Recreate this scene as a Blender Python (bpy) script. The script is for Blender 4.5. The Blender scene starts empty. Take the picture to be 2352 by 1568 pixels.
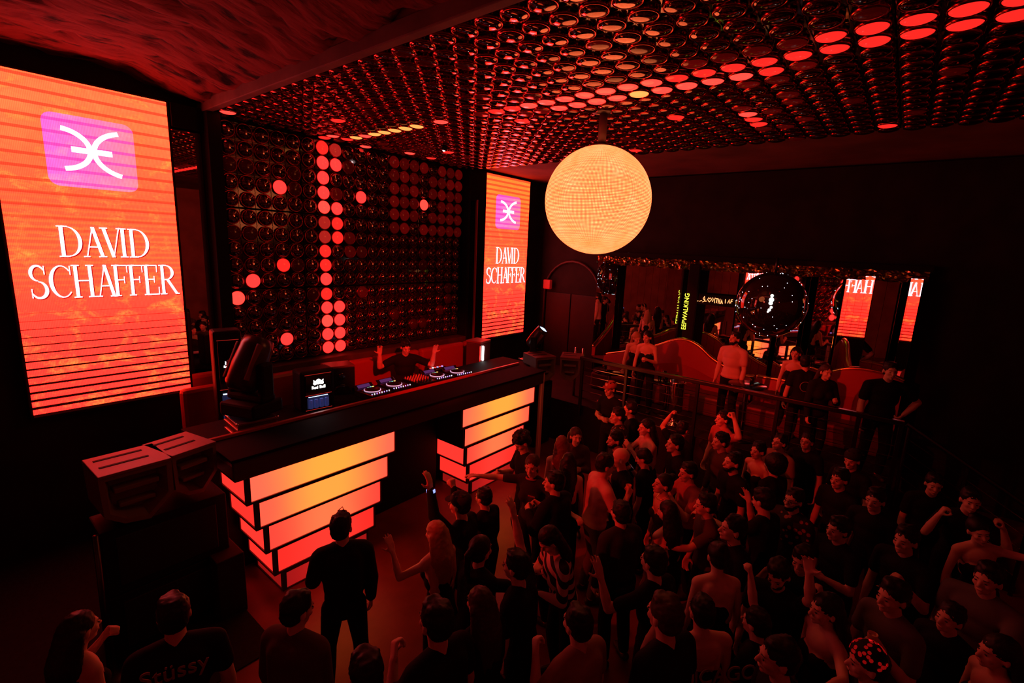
import bpy, bmesh, math, random
from math import sin, cos, pi, radians as R
from mathutils import Vector as V, Matrix, noise

# ---------------------------------------------------------------- camera, world, exposure, large lights
K = 1.14   # one metre of the first survey of the room is 1.14 m; the shell and fittings are scaled up by it below
S = bpy.context.scene
COL = S.collection
cam_d = bpy.data.cameras.new('camera'); cam = bpy.data.objects.new('camera', cam_d); COL.objects.link(cam)
cam_d.sensor_width = 36.0; cam_d.lens = 1105.0 / 2352.0 * 36.0; cam_d.clip_start = 0.05; cam_d.clip_end = 100
RW = Matrix(((0.63234451, -0.77346847, 0.04343914), (0.12120865, 0.15416437, 0.98058238), (-0.76514632, -0.61480068, 0.19123606)))
cam.matrix_world = Matrix.Translation((0, 0, 3.55 * K)) @ RW.transposed().to_4x4()
S.camera = cam
w = bpy.data.worlds.new('world'); S.world = w; w.use_nodes = True
w.node_tree.nodes['Background'].inputs[0].default_value = (0.004, 0.0003, 0.0003, 1)
w.node_tree.nodes['Background'].inputs[1].default_value = 1.0
S.view_settings.view_transform = 'Standard'; S.view_settings.look = 'None'
S.view_settings.exposure = 0.0; S.view_settings.gamma = 1.0; S.view_settings.use_curve_mapping = False
EX = 1.0
S.cycles.max_bounces = 7; S.cycles.diffuse_bounces = 2; S.cycles.glossy_bounces = 5; S.cycles.transmission_bounces = 3; S.cycles.caustics_refractive = False

def lamp_spot(name, loc, target, energy, color, angle=60, blend=.6, radius=.05):
    d = bpy.data.lights.new(name, 'SPOT'); d.energy = energy; d.color = color; d.spot_size = R(angle); d.spot_blend = blend
    d.shadow_soft_size = radius
    o = bpy.data.objects.new(name, d); COL.objects.link(o); o.location = loc
    o.rotation_euler = (V(target) - V(loc)).to_track_quat('-Z', 'Y').to_euler()
    return o
SPOTS = [  # added narrow red spots out of view, brightening booth, crowd and balcony
    ('booth_fill', (1.2, .2, 4.75), (4.95, 6.1, 1.9), 2600, 22),
    ('floor_fill', (-1.2, 4.6, 4.7), (4.6, 2.3, 1.2), 750, 30),
    ('balcony_fill', (-1.0, 3.4, 4.7), (8.4, 2.0, 1.9), 1700, 24),
]
for n, l, t, e, a in SPOTS:
    lamp_spot(n, l, t, e * EX, (1.0, .012, .006), a)

# ---------------------------------------------------------------- helpers
random.seed(7)
MATS = {}
def mat(name, col=(.02, .02, .02), rough=.6, metal=0, emit=None, es=0, spec=.5, coat=0, alpha=None, trans=0, sample=None):
    if name in MATS: return MATS[name]
    m = bpy.data.materials.new(name); m.use_nodes = True
    b = m.node_tree.nodes['Principled BSDF']
    b.inputs['Base Color'].default_value = (*col, 1); b.inputs['Roughness'].default_value = rough; b.inputs['Metallic'].default_value = metal
    b.inputs['Specular IOR Level'].default_value = spec; b.inputs['Coat Weight'].default_value = coat
    b.inputs['Transmission Weight'].default_value = trans
    if emit:
        b.inputs['Emission Color'].default_value = (*emit, 1); b.inputs['Emission Strength'].default_value = es
    if sample: m.cycles.emission_sampling = sample
    MATS[name] = m; return m
def nodes(m):
    nt = m.node_tree; return nt, nt.nodes, nt.links, nt.nodes['Principled BSDF']
def noisy(name, c1, c2, scale=4, rough=.7, bump=0, detail=6, metal=0, lo=.35, hi=.65, spec=.4, stretch=(1, 1, 1)):
    if name in MATS: return MATS[name]
    m = mat(name, c1, rough, metal, spec=spec); nt, N, L, b = nodes(m)
    tc = N.new('ShaderNodeTexCoord'); mp = N.new('ShaderNodeMapping'); mp.inputs['Scale'].default_value = stretch
    n = N.new('ShaderNodeTexNoise'); n.inputs['Scale'].default_value = scale; n.inputs['Detail'].default_value = detail
    r = N.new('ShaderNodeValToRGB'); r.color_ramp.elements[0].position = lo; r.color_ramp.elements[1].position = hi
    r.color_ramp.elements[0].color = (*c1, 1); r.color_ramp.elements[1].color = (*c2, 1)
    L.new(tc.outputs['Object'], mp.inputs[0]); L.new(mp.outputs[0], n.inputs[0]); L.new(n.outputs[0], r.inputs[0]); L.new(r.outputs[0], b.inputs['Base Color'])
    if bump:
        bp = N.new('ShaderNodeBump'); bp.inputs['Strength'].default_value = bump; bp.inputs['Distance'].default_value = .05
        L.new(n.outputs[0], bp.inputs['Height']); L.new(bp.outputs[0], b.inputs['Normal'])
    return m

class MB:
    """collects shapes for ONE mesh object"""
    def __init__(s): s.v = []; s.f = []; s.mi = []; s.cur = 0; s.sm = []; s.smooth = False
    def add(s, vs, fs):
        o = len(s.v); s.v += [tuple(p) for p in vs]
        for f in fs: s.f.append(tuple(i + o for i in f)); s.mi.append(s.cur); s.sm.append(s.smooth)
        return s
    def box(s, a, b, M=None):
        (x0, y0, z0), (x1, y1, z1) = a, b
        vs = [V(p) for p in ((x0, y0, z0), (x1, y0, z0), (x1, y1, z0), (x0, y1, z0), (x0, y0, z1), (x1, y0, z1), (x1, y1, z1), (x0, y1, z1))]
        if M is not None: vs = [M @ p for p in vs]
        return s.add(vs, [(0, 3, 2, 1), (4, 5, 6, 7), (0, 1, 5, 4), (1, 2, 6, 5), (2, 3, 7, 6), (3, 0, 4, 7)])
    def bbox(s, a, b, r=.01, M=None):
        """box with chamfered edges"""
        bm = bmesh.new(); bmesh.ops.create_cube(bm, size=1)
        c = (V(a) + V(b)) / 2; d = V(b) - V(a)
        for v in bm.verts: v.co = V((v.co.x * d.x, v.co.y * d.y, v.co.z * d.z)) + c
        bmesh.ops.bevel(bm, geom=bm.edges[:], offset=min(r, min(abs(x) for x in d) * .45), segments=2, affect='EDGES', profile=.5)
        if M is not None: bm.transform(M)
        bm.verts.index_update(); s.add([v.co for v in bm.verts], [[v.index for v in f.verts] for f in bm.faces]); bm.free(); return s
    def tube(s, pts, r, n=10, close=False, caps=True):
        pts = [V(p) for p in pts]; rs = r if isinstance(r, (list, tuple)) else [r] * len(pts)
        k = len(pts); rings = []; up = None; base = len(s.v)
        for i, p in enumerate(pts):
            t = (pts[(i + 1) % k] - pts[i - 1]) if close else (pts[min(i + 1, k - 1)] - pts[max(i - 1, 0)])
            t.normalize()
            if up is None:
                up = V((0, 0, 1)) if abs(t.z) < .9 else V((1, 0, 0))
            u = (up - t * up.dot(t)).normalized(); w_ = t.cross(u); up = u
            rings.append([p + (u * cos(2 * pi * j / n) + w_ * sin(2 * pi * j / n)) * rs[i] for j in range(n)])
        vs = [q for g in rings for q in g]; fs = []
        for i in range(k if close else k - 1):
            a = i * n; b_ = ((i + 1) % k) * n
            for j in range(n): fs.append((a + j, a + (j + 1) % n, b_ + (j + 1) % n, b_ + j))
        if caps and not close: fs.append(tuple(range(n - 1, -1, -1))); fs.append(tuple((k - 1) * n + j for j in range(n)))
        return s.add(vs, fs)
    def lathe(s, prof, n=24, M=None):
        """prof = [(r, z)...], spun about Z"""
        vs = []; fs = []
        for (r_, z) in prof:
            for j in range(n): vs.append(V((r_ * cos(2 * pi * j / n), r_ * sin(2 * pi * j / n), z)))
        for i in range(len(prof) - 1):
            for j in range(n): fs.append((i * n + j, i * n + (j + 1) % n, (i + 1) * n + (j + 1) % n, (i + 1) * n + j))
        if M is not None: vs = [M @ p for p in vs]
        return s.add(vs, fs)
    def disc(s, c, r, n=24, M=None, z=0):
        vs = [V((r * cos(2 * pi * j / n), r * sin(2 * pi * j / n), z)) for j in range(n)]
        if M is not None: vs = [M @ p for p in vs]
        vs = [p + V(c) for p in vs]
        return s.add(vs, [tuple(range(n))])
    def prism(s, poly, d, M=None):
        """poly in local xz, extruded along +y by d"""
        n = len(poly); vs = [V((x, 0, z)) for x, z in poly] + [V((x, d, z)) for x, z in poly]
        if M is not None: vs = [M @ p for p in vs]
        return s.add(vs, [tuple(range(n)), tuple(range(2 * n - 1, n - 1, -1))] + [(i, i + n, (i + 1) % n + n, (i + 1) % n) for i in range(n)])
    def ell(s, c, r, nu=16, nv=10, M=None):
        vs = [V((0, 0, 1))]; fs = []
        for i in range(1, nv):
            a = pi * i / nv
            for j in range(nu): vs.append(V((sin(a) * cos(2 * pi * j / nu), sin(a) * sin(2 * pi * j / nu), cos(a))))
        vs.append(V((0, 0, -1))); e = len(vs) - 1
        for j in range(nu):
            fs.append((0, 1 + j, 1 + (j + 1) % nu)); fs.append((e, 1 + (nv - 2) * nu + (j + 1) % nu, 1 + (nv - 2) * nu + j))
            for i in range(nv - 2): fs.append((1 + i * nu + j, 1 + (i + 1) * nu + j, 1 + (i + 1) * nu + (j + 1) % nu, 1 + i * nu + (j + 1) % nu))
        vs = [V((p.x * r[0], p.y * r[1], p.z * r[2])) + V(c) for p in vs]
        if M is not None: vs = [M @ p for p in vs]
        return s.add(vs, fs)
    def caps_(s, a, b, ra, rb, n=12):
        a, b = V(a), V(b); t = (b - a); L_ = t.length; t = t / L_ if L_ > 1e-6 else V((0, 0, 1)); P = []; Q = []
        for k in range(0, 4): th = pi / 2 * (1 - k / 3.5); P.append(a - t * ra * sin(th)); Q.append(max(ra * cos(th), ra * .06))
        for k in range(0, 5): P.append(a.lerp(b, k / 4)); Q.append(ra + (rb - ra) * k / 4)
        for k in range(3, -1, -1): th = pi / 2 * (1 - k / 3.5); P.append(b + t * rb * sin(th)); Q.append(max(rb * cos(th), rb * .06))
        return s.tube(P, Q, n)
    def build(s, name, m, parent=None, loc=None, rot=None, local=False, smooth=None):
        me = bpy.data.meshes.new(name)
        o = bpy.data.objects.new(name, me); COL.objects.link(o)
        vs = s.v
        if parent is not None:
            o.parent = parent
            if not local:
                inv = parent_world(parent).inverted(); vs = [tuple(inv @ V(p)) for p in vs]
        elif loc is not None and not local:
            vs = [tuple(V(p) - V(loc)) for p in vs]
        me.from_pydata(vs, [], s.f); 
        for mm in (m if isinstance(m, (list, tuple)) else [m]): me.materials.append(mm)
        me.polygons.foreach_set('material_index', s.mi)
        me.polygons.foreach_set('use_smooth', [bool(smooth) if smooth is not None else x for x in s.sm])
        me.update()
        if loc is not None: o.location = loc
        if rot is not None: o.rotation_euler = rot
        return o
def parent_world(o):
    M = Matrix.LocRotScale(o.location, o.rotation_euler, o.scale)
    return (parent_world(o.parent) @ M) if o.parent else M
def tag(o, label=None, cat=None, group=None, kind=None):
    if label: o['label'] = label
    if cat: o['category'] = cat
    if group: o['group'] = group
    if kind: o['kind'] = kind
    return o
def thing(name, label, cat, loc=(0, 0, 0), rz=0, group=None):
    o = bpy.data.objects.new(name, None); COL.objects.link(o); o.empty_display_size = .1
    o.location = loc; o.rotation_euler = (0, 0, rz); return tag(o, label, cat, group)
def struct(name, mb, m, smooth=None): return tag(mb.build(name, m, smooth=smooth), kind='structure')
def text_mesh(name, body, size, m, parent, M, extrude=.002, sx=1.0, align='CENTER'):
    c = bpy.data.curves.new(name, 'FONT'); c.body = body; c.size = size; c.extrude = extrude; c.align_x = align
    t = bpy.data.objects.new(name + '_tmp', c); COL.objects.link(t)
    dg = bpy.context.evaluated_depsgraph_get(); dg.update()
    me = bpy.data.meshes.new_from_object(t.evaluated_get(dg)); bpy.data.objects.remove(t); bpy.data.curves.remove(c)
    inv = parent_world(parent).inverted()
    me.transform(inv @ M @ Matrix.Diagonal((sx, 1, 1, 1))); me.materials.clear(); me.materials.append(m)
    o = bpy.data.objects.new(name, me); COL.objects.link(o); o.parent = parent; return o
def frame3(o, x, y, z): # matrix from axes
    M = Matrix.Identity(4)
    for i, a in enumerate((x, y, z)):
        for k in range(3): M[k][i] = a[k]
    M.translation = V(o); return M

# ---------------------------------------------------------------- materials
M_black = mat('matt_black', (.006, .005, .005), .75, spec=.25)
M_blackg = mat('gloss_black', (.008, .006, .006), .14, spec=.6)
M_wall = noisy('dark_plaster', (.012, .008, .007), (.022, .015, .012), 2.5, .9, .2)
M_rough = noisy('rough_plaster', (.010, .004, .004), (.20, .035, .03), 3.4, .9, 1.0, lo=.34, hi=.47, stretch=(1, 2.4, 1))
M_band = noisy('painted_concrete', (.13, .05, .035), (.24, .09, .06), 1.3, .85, .25)
M_floor = noisy('red_floor', (.16, .028, .024), (.23, .042, .036), 3, .32, .05)
M_metal = mat('dark_metal', (.08, .07, .07), .35, 1)
M_chrome = mat('chrome', (.75, .72, .7), .12, 1)
M_alu = mat('aluminium_trim', (.7, .65, .62), .3, 1)
M_sofa = mat('red_leather', (.36, .035, .03), .36, spec=.4)
M_sofa_dark = mat('dark_leather', (.05, .03, .03), .4, spec=.5)
M_gold = mat('brass', (.85, .62, .22), .22, 1)
M_mirror = mat('mirror_glass', (.80, .76, .72), .02, 1)
M_trimred = mat('dark_red_lacquer', (.16, .03, .025), .35)
M_grille = mat('speaker_paint', (.17, .12, .11), .6)
M_boothtop = mat('counter_laminate', (.007, .004, .004), .75, spec=.08)
M_fascia = mat('fascia_wood', (.06, .02, .016), .5)
M_white_em = mat('white_light', (1, 1, 1), .5, emit=(1, .93, .9), es=9)
M_logo_glint = mat('logo_and_glint', (1, 1, 1), .5, emit=(.75, .82, 1), es=5, sample='NONE')  # cooler logo, and the modelled reflections on the globe

# ---------------------------------------------------------------- shell of the room
ZC = 5.05
struct('floor', MB().box((-3.5, -6, -.2), (10.4, 7.6, 0)), M_floor)
struct('wall_stage', MB().box((-3.5, 7.06, 0), (10.4, 7.5, 5.6)), M_wall)
mb = MB(); mb.box((9.9, -6, 0), (10.4, 7.06, 5.6)); struct('wall_right', mb, M_wall)
struct('wall_left', MB().box((-3.9, -6, 0), (-3.5, 7.5, 5.6)), noisy('plaster_warm', (.42, .16, .11), (.6, .24, .16), 2, .85, .2))
struct('wall_back', MB().box((-3.5, -6.4, 0), (10.4, -6, 5.6)), MATS['plaster_warm'])
# rough plaster soffit on the left, a displaced sheet of real relief
mb = MB(); nx, ny = 90, 170; x0, x1, y0, y1 = -3.5, 2.42, -6, 7.06
def rough_h(x, y): 
    a = noise.noise(V((x * 1.7, y * 2.6, 0))) * .03 + noise.noise(V((x * 5, y * 9, 3))) * .03
    b_ = noise.noise(V((x * 3.1, y * 4.3, 9)))
    return a + (.05 * max(0, b_ - .22) * 4)
vs = [(x0 + (x1 - x0) * i / nx, y0 + (y1 - y0) * j / ny, 5.28 - .17 * max(0, min(1, (x0 + (x1 - x0) * i / nx - 1.7) / .6)) + rough_h(x0 + (x1 - x0) * i / nx, y0 + (y1 - y0) * j / ny)) for j in range(ny + 1) for i in range(nx + 1)]
vs += [(x0, y0, 5.6), (x1, y0, 5.6), (x1, y1, 5.6), (x0, y1, 5.6)]
fs = [(j * (nx + 1) + i, (j + 1) * (nx + 1) + i, (j + 1) * (nx + 1) + i + 1, j * (nx + 1) + i + 1) for j in range(ny) for i in range(nx)]
k = (nx + 1) * (ny + 1); fs.append((k, k + 1, k + 2, k + 3))
mb.add(vs, fs); struct('ceiling', mb, M_rough, True)
struct('ceiling_main', MB().box((2.42, -6, ZC + .03), (10.4, 7.06, 5.6)), M_band)
struct('trim_1', MB().bbox((2.41, -6, 5.0), (2.50, 7.05, 5.13), .01), noisy('beam_paint', (.12, .08, .07), (.2, .13, .11), 3, .7, .2))
# black surround of the lamp wall: posts, plinth and header
struct('trim_2', MB().bbox((2.42, 6.78, 1.2), (2.575, 7.06, 5.03), .01), M_black)
struct('trim_3', MB().bbox((6.93, 6.80, 1.2), (6.99, 7.06, 5.03), .008).bbox((7.21, 6.86, 1.2), (7.50, 7.06, 5.03), .01), M_black)
struct('trim_4', MB().bbox((2.575, 6.78, .4), (6.93, 7.06, 1.74), .01), noisy('plinth_paint', (.05, .03, .03), (.09, .05, .045), 4, .6, .1))
# side walls of the stage wing, arch in the far corner
struct('trim_5', MB().bbox((6.99, 6.85, 4.42), (7.21, 7.06, 5.03), .005).bbox((2.09, 6.9, 4.77), (2.42, 7.06, 5.03), .005), M_black)
mb = MB()
pts = [(9.58, 6.75, .80)] + [(9.58, 6.0 + .75 * cos(a), 2.55 + .75 * sin(a)) for a in [pi * t / 14 for t in range(15)]] + [(9.58, 5.25, .80)]
mb.smooth = True; mb.tube(pts, .03, 8)
struct('trim_6', mb, mat('arch_paint', (.05, .014, .012), .5))
struct('wall_far', MB().box((9.62, 5.22, 0), (9.9, 7.06, ZC)).box((9.6, -6, 0), (9.9, -.22, ZC)).box((9.62, -.22, 3.42), (9.9, 5.22, ZC)), M_wall)
mb = MB()
for a in (0, 1):
    mb.add([(9.615, 5.27, .66), (9.615, 6.73, .66), (9.615, 6.73, 2.55), (9.615, 5.27, 2.55)], [(0, 1, 2, 3)]) if a == 0 else None
struct('door_1', MB().bbox((9.585, 5.30, .80), (9.63, 5.99, 2.55), .01).bbox((9.585, 6.01, .80), (9.63, 6.70, 2.55), .01), noisy('door_paint', (.010, .004, .004), (.016, .006, .005), 5, .6))

struct('floor_side_shade', MB().box((-3.5, 1.0, 0), (.95, 7.06, .012)).box((-3.5, 3.8, 0), (1.62, 7.06, .0115)), noisy('floor_shade', (.006, .004, .004), (.012, .008, .008), 30, .95))  # thin dark slab put in for the shade on this side of the floor
# ---------------------------------------------------------------- raised balcony floor and its railing
struct('platform', MB().box((7.32, -.35, 0), (9.9, 7.06, .80)), noisy('platform_paint', (.015, .006, .006), (.025, .01, .01), 4, .7))
mb = MB()
for k in range(4): mb.box((7.32 - .27 * (k + 1) * 0 + 0, -.35 - .28 * (k + 1), 0), (8.6, -.35 - .28 * k, .80 - .19 * (k + 1) + .03))
struct('stairs', mb, MATS['platform_paint'])
rl = thing('balcony_railing', 'long dark steel railing with thin cables along the edge of the raised balcony', 'railing', (7.25, 2, .80))
mb = MB(); mb.smooth = False; mb.bbox((7.215, -.25, 1.66), (7.285, 4.25, 1.72), .008); mb.build('handrail', M_metal, rl)
for y in (4.2, 3.36, 2.19, 1.1, .2, -.22):
    MB().bbox((7.228, y - .025, .62), (7.272, y + .025, 1.665), .006).build('post', M_metal, rl)
for z in (1.53, 1.39, 1.25, 1.11, .97, .83):
    mb = MB(); mb.tube([(7.25, -.22, z), (7.25, 4.2, z)], .0045, 6); mb.build('cable', M_chrome, rl)
sr = thing('stair_railing', 'dark cable railing running down beside the steps at the right', 'railing', (7.25, -.3, 0))
a = V((7.25, -.27, 1.69)); b = V((7.25, -1.45, 1.02))
mb = MB(); mb.tube([a, b], .028, 8); mb.build('handrail', M_metal, sr)
for t in (.02, .5, .98):
    p = a.lerp(b, t); mb = MB(); mb.tube([p, (p.x, p.y, max(.0, p.z - 1.03))], .02, 8); mb.build('post', M_metal, sr)
for k in range(5):
    dz = V((0, 0, -.16 * (k + 1))); mb = MB(); mb.tube([a + dz, b + dz], .0045, 6); mb.build('cable', M_chrome, sr)

# ---------------------------------------------------------------- lamp panels, wall and ceiling
def emit_mat(name, red, g, b_, strength, sample=None, facing=True):
    """lit lens: bright body with a slightly dimmer rim"""
    m = mat(name, (.05, .004, .004), .14, emit=(red, g, b_), es=strength, spec=.6, sample=sample)
    return m
L_off = [mat('lamp_glass_off_%d' % i, (.30 - .08 * i, .20 - .06 * i, .20 - .06 * i), .06 + .03 * i, 1.0) for i in range(2)]
L_dim = [emit_mat('lamp_dim_%d' % i, 1, .012, .01, .006 * (i + 1) ** 1.9, 'NONE') for i in range(4)]
L_mid = emit_mat('lamp_mid', 1, .035, .025, .42)
L_red = emit_mat('lamp_red', 1, .022, .016, 1.1)
L_on = [emit_mat('lamp_on_%d' % i, 1, (.026, .042, .10)[i], (.022, .03, .03)[i], (2.2, 2.2, 2.2)[i]) for i in range(3)]
L_yel = emit_mat('lamp_amber', 1, .25, .055, 2.0)
M_rim = mat('lamp_rim', (.5, .05, .04), .2, 1)
M_tile = mat('gloss_tile', (.010, .003, .003), .09, spec=.9, coat=.5)
def lens_mesh(name, r, h, rim=True):
    mb = MB(); mb.smooth = True; n = 24
    mb.cur = 0
    prof = [(r * cos(a), h * sin(a) + .03) for a in [pi / 2 * t / 7 for t in range(7)]] + [(r * .07, h * .995 + .03)]
    mb.lathe(prof, n); mb.disc((0, 0, 0), r * .07, n, None, h * .995 + .03)
    mb.cur = 1
    mb.lathe([(r + .012, 0), (r + .013, .02), (r + .009, .034), (r + .003, .036), (r - .001, .030)], n)
    me = bpy.data.meshes.new(name); me.from_pydata(mb.v, [], mb.f)
    me.polygons.foreach_set('material_index', mb.mi); me.polygons.foreach_set('use_smooth', [True] * len(mb.f)); return me
LM = {}
def lens(kind, m, r, h):
    k = (kind, m.name)
    if k not in LM:
        me = lens_mesh('lamp_lens', r, h); me.materials.append(m); me.materials.append(M_rim); LM[k] = me
    return LM[k]
NUM = ['first', 'second', 'third', 'fourth', 'fifth', 'sixth', 'seventh', 'eighth']
# wall: 20 columns x 15 rows of lenses in 4 x 3 panels
wx = [2.701, 2.902, 3.119, 3.341, 3.548, 3.77, 3.984, 4.199, 4.412, 4.62, 4.848, 5.063, 5.275, 5.495, 5.712, 5.938, 6.144, 6.359, 6.581, 6.796]
wx = [2.70 + (i * .2145) + (.01 if i > 4 else 0) + (.008 if i > 9 else 0) + (.006 if i > 14 else 0) for i in range(20)]
wz = [4.876, 4.664, 4.444, 4.233, 4.018, 3.795, 3.585, 3.370, 3.160, 2.950, 2.718, 2.503, 2.293, 2.083, 1.873]
wz = [4.872 - i * .2125 - (.012 if i > 4 else 0) - (.016 if i > 9 else 0) for i in range(15)]
wall_lit = {(6, 0): L_red, (6, 1): L_on[0], (6, 2): L_on[0], (6, 3): L_on[0], (6, 4): L_on[1], (6, 5): L_mid, (6, 6): L_mid, (6, 7): L_red, (6, 8): L_red, (6, 9): L_on[0],
            (6, 10): L_red, (6, 11): L_on[0], (6, 12): L_on[1], (6, 13): L_on[0], (6, 14): L_on[0], (7, 0): L_mid, (7, 1): L_on[0], (7, 4): L_on[0], (7, 5): L_red, (7, 6): L_red,
            (7, 11): L_on[0], (7, 12): L_on[0], (7, 13): L_on[0], (7, 14): L_on[0], (3, 3): L_on[0], (9, 3): L_on[0], (15, 3): L_on[1], (3, 8): L_red, (1, 9): L_on[0], (0, 10): L_on[1], (3, 13): L_on[0]}
rw = random.Random(3)
HORI = ['left edge of the lamp wall', 'left of the middle', 'right of the middle', 'right edge of the lamp wall']
VERT = ['top', 'middle', 'bottom']
for pi_ in range(4):
    for pj in range(3):
        xs = wx[pi_ * 5:pi_ * 5 + 5]; zs = wz[pj * 5:pj * 5 + 5]
        lab = 'black wall panel of 25 round red-glass lamps, %s row, %s' % (VERT[pj], HORI[pi_])
        t = thing('lamp_panel', lab, 'lamp panel', ((xs[0] + xs[-1]) / 2, 7.05, zs[-1] - .107), 0, 'lamp panels on the stage wall')
        mb = MB(); mb.bbox((xs[0] - .106, 6.985, zs[-1] - .105), (xs[-1] + .106, 7.05, zs[0] + .105), .006)
        for q in range(1, 5):
            xx = (xs[q - 1] + xs[q]) / 2; mb.box((xx - .004, 6.975, zs[-1] - .1), (xx + .004, 6.986, zs[0] + .1))
            zz = (zs[q - 1] + zs[q]) / 2; mb.box((xs[0] - .1, 6.975, zz - .004), (xs[-1] + .1, 6.986, zz + .004))
        mb.build('backing', M_tile, t)
        for a in range(5):
            for c in range(5):
                i, j = pi_ * 5 + a, pj * 5 + c
                m = wall_lit.get((i, j))
                if m is None:
                    u = rw.random()
                    if i >= 12 and j <= 5: m = L_dim[2 if u < .5 else 3] if u < .8 else L_off[0]
                    elif (i in (6, 7, 8, 9) and u < .35) or u < .10: m = L_dim[int(u * 9) % 3 + 0]
                    else: m = L_off[int(u * 10) % 2]
                o = bpy.data.objects.new('lamp', lens('w', m, .093, .05)); COL.objects.link(o); o.parent = t
                o.location = V((xs[a], 6.985, zs[c])) - t.location
                o.rotation_euler = (R(90) + rw.uniform(-.05, .05), rw.uniform(-.05, .05), 0)
# ceiling: 20 columns x 35 rows
cx = [2.62 + .2313 * i for i in range(20)]; cy = [6.90 - .2237 * j for j in range(35)]
D = {(0, 1): 4, (3, 22): 1, (4, 5): 3, (6, 0): 3, (6, 1): 4, (7, 1): 3, (6, 24): 2, (6, 25): 1, (6, 26): 1, (6, 27): 1, (6, 28): 3, (6, 29): 3, (6, 30): 3, (6, 31): 3, (6, 32): 3, (6, 33): 3,
     (7, 2): 5, (7, 3): 4, (7, 4): 5, (7, 5): 5, (7, 6): 5, (7, 7): 5, (7, 8): 5, (7, 10): 4, (7, 13): 2, (7, 14): 3, (7, 15): 3, (7, 16): 4, (7, 17): 4, (7, 18): 4, (7, 19): 4, (7, 20): 4, (7, 21): 4, (7, 22): 4,
     (7, 23): 3, (7, 24): 3, (7, 25): 3, (7, 26): 3, (7, 27): 3, (7, 28): 3, (7, 29): 3, (7, 30): 3, (7, 31): 3, (7, 32): 3, (7, 33): 3, (8, 15): 1, (8, 16): 2, (8, 17): 4, (8, 18): 4, (8, 19): 4, (8, 20): 4, (8, 21): 5,
     (8, 22): 4, (8, 23): 4, (8, 24): 4, (8, 25): 4, (8, 26): 3, (9, 0): 4, (9, 14): 3, (9, 26): 1, (12, 1): 4, (12, 21): 3, (12, 24): 2, (12, 26): 1, (13, 4): 3, (13, 24): 4, (13, 25): 1, (14, 1): 3, (14, 24): 3, (15, 24): 3,
     (16, 24): 1, (16, 25): 1, (18, 16): 3, (18, 29): 3, (9, 25): 2, (8, 27): 2}
CM = {1: L_dim[2], 2: L_dim[3], 3: L_red, 4: L_on[1], 5: L_yel}
for pi_ in range(4):
    for pj in range(7):
        xs = cx[pi_ * 5:pi_ * 5 + 5]; ys = cy[pj * 5:pj * 5 + 5]
        lab = 'glossy black ceiling panel of round red lenses, %s row out from the stage wall, %s from the left beam' % (NUM[pj], NUM[pi_])
        t = thing('ceiling_lamp_panel', lab, 'lamp panel', ((xs[0] + xs[-1]) / 2, (ys[0] + ys[-1]) / 2, ZC + .03), 0, 'lamp panels on the ceiling')
        mb = MB(); mb.bbox((xs[0] - .114, ys[-1] - .11, ZC - .01), (xs[-1] + .114, ys[0] + .11, ZC + .03), .006)
        for q in range(1, 5):
            xx = (xs[q - 1] + xs[q]) / 2; mb.box((xx - .004, ys[-1] - .1, ZC - .02), (xx + .004, ys[0] + .1, ZC - .009))
            yy = (ys[q - 1] + ys[q]) / 2; mb.box((xs[0] - .1, yy - .004, ZC - .02), (xs[-1] + .1, yy + .004, ZC - .009))
        mb.build('backing', M_tile, t)
        for a in range(5):
            for c in range(5):
                i, j = pi_ * 5 + a, pj * 5 + c
                v = D.get((i, j)); u = rw.random()
                m = CM[v] if v else (L_dim[int(u * 30) % 2 + (1 if i > 8 else 0)] if u < .10 else L_off[int(u * 10) % 2])
                o = bpy.data.objects.new('lamp', lens('c', m, .088, .022)); COL.objects.link(o); o.parent = t
                o.location = V((xs[a], ys[c], ZC - .01)) - t.location
                o.rotation_euler = (pi + rw.uniform(-.03, .03), rw.uniform(-.03, .03), 0)

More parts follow.
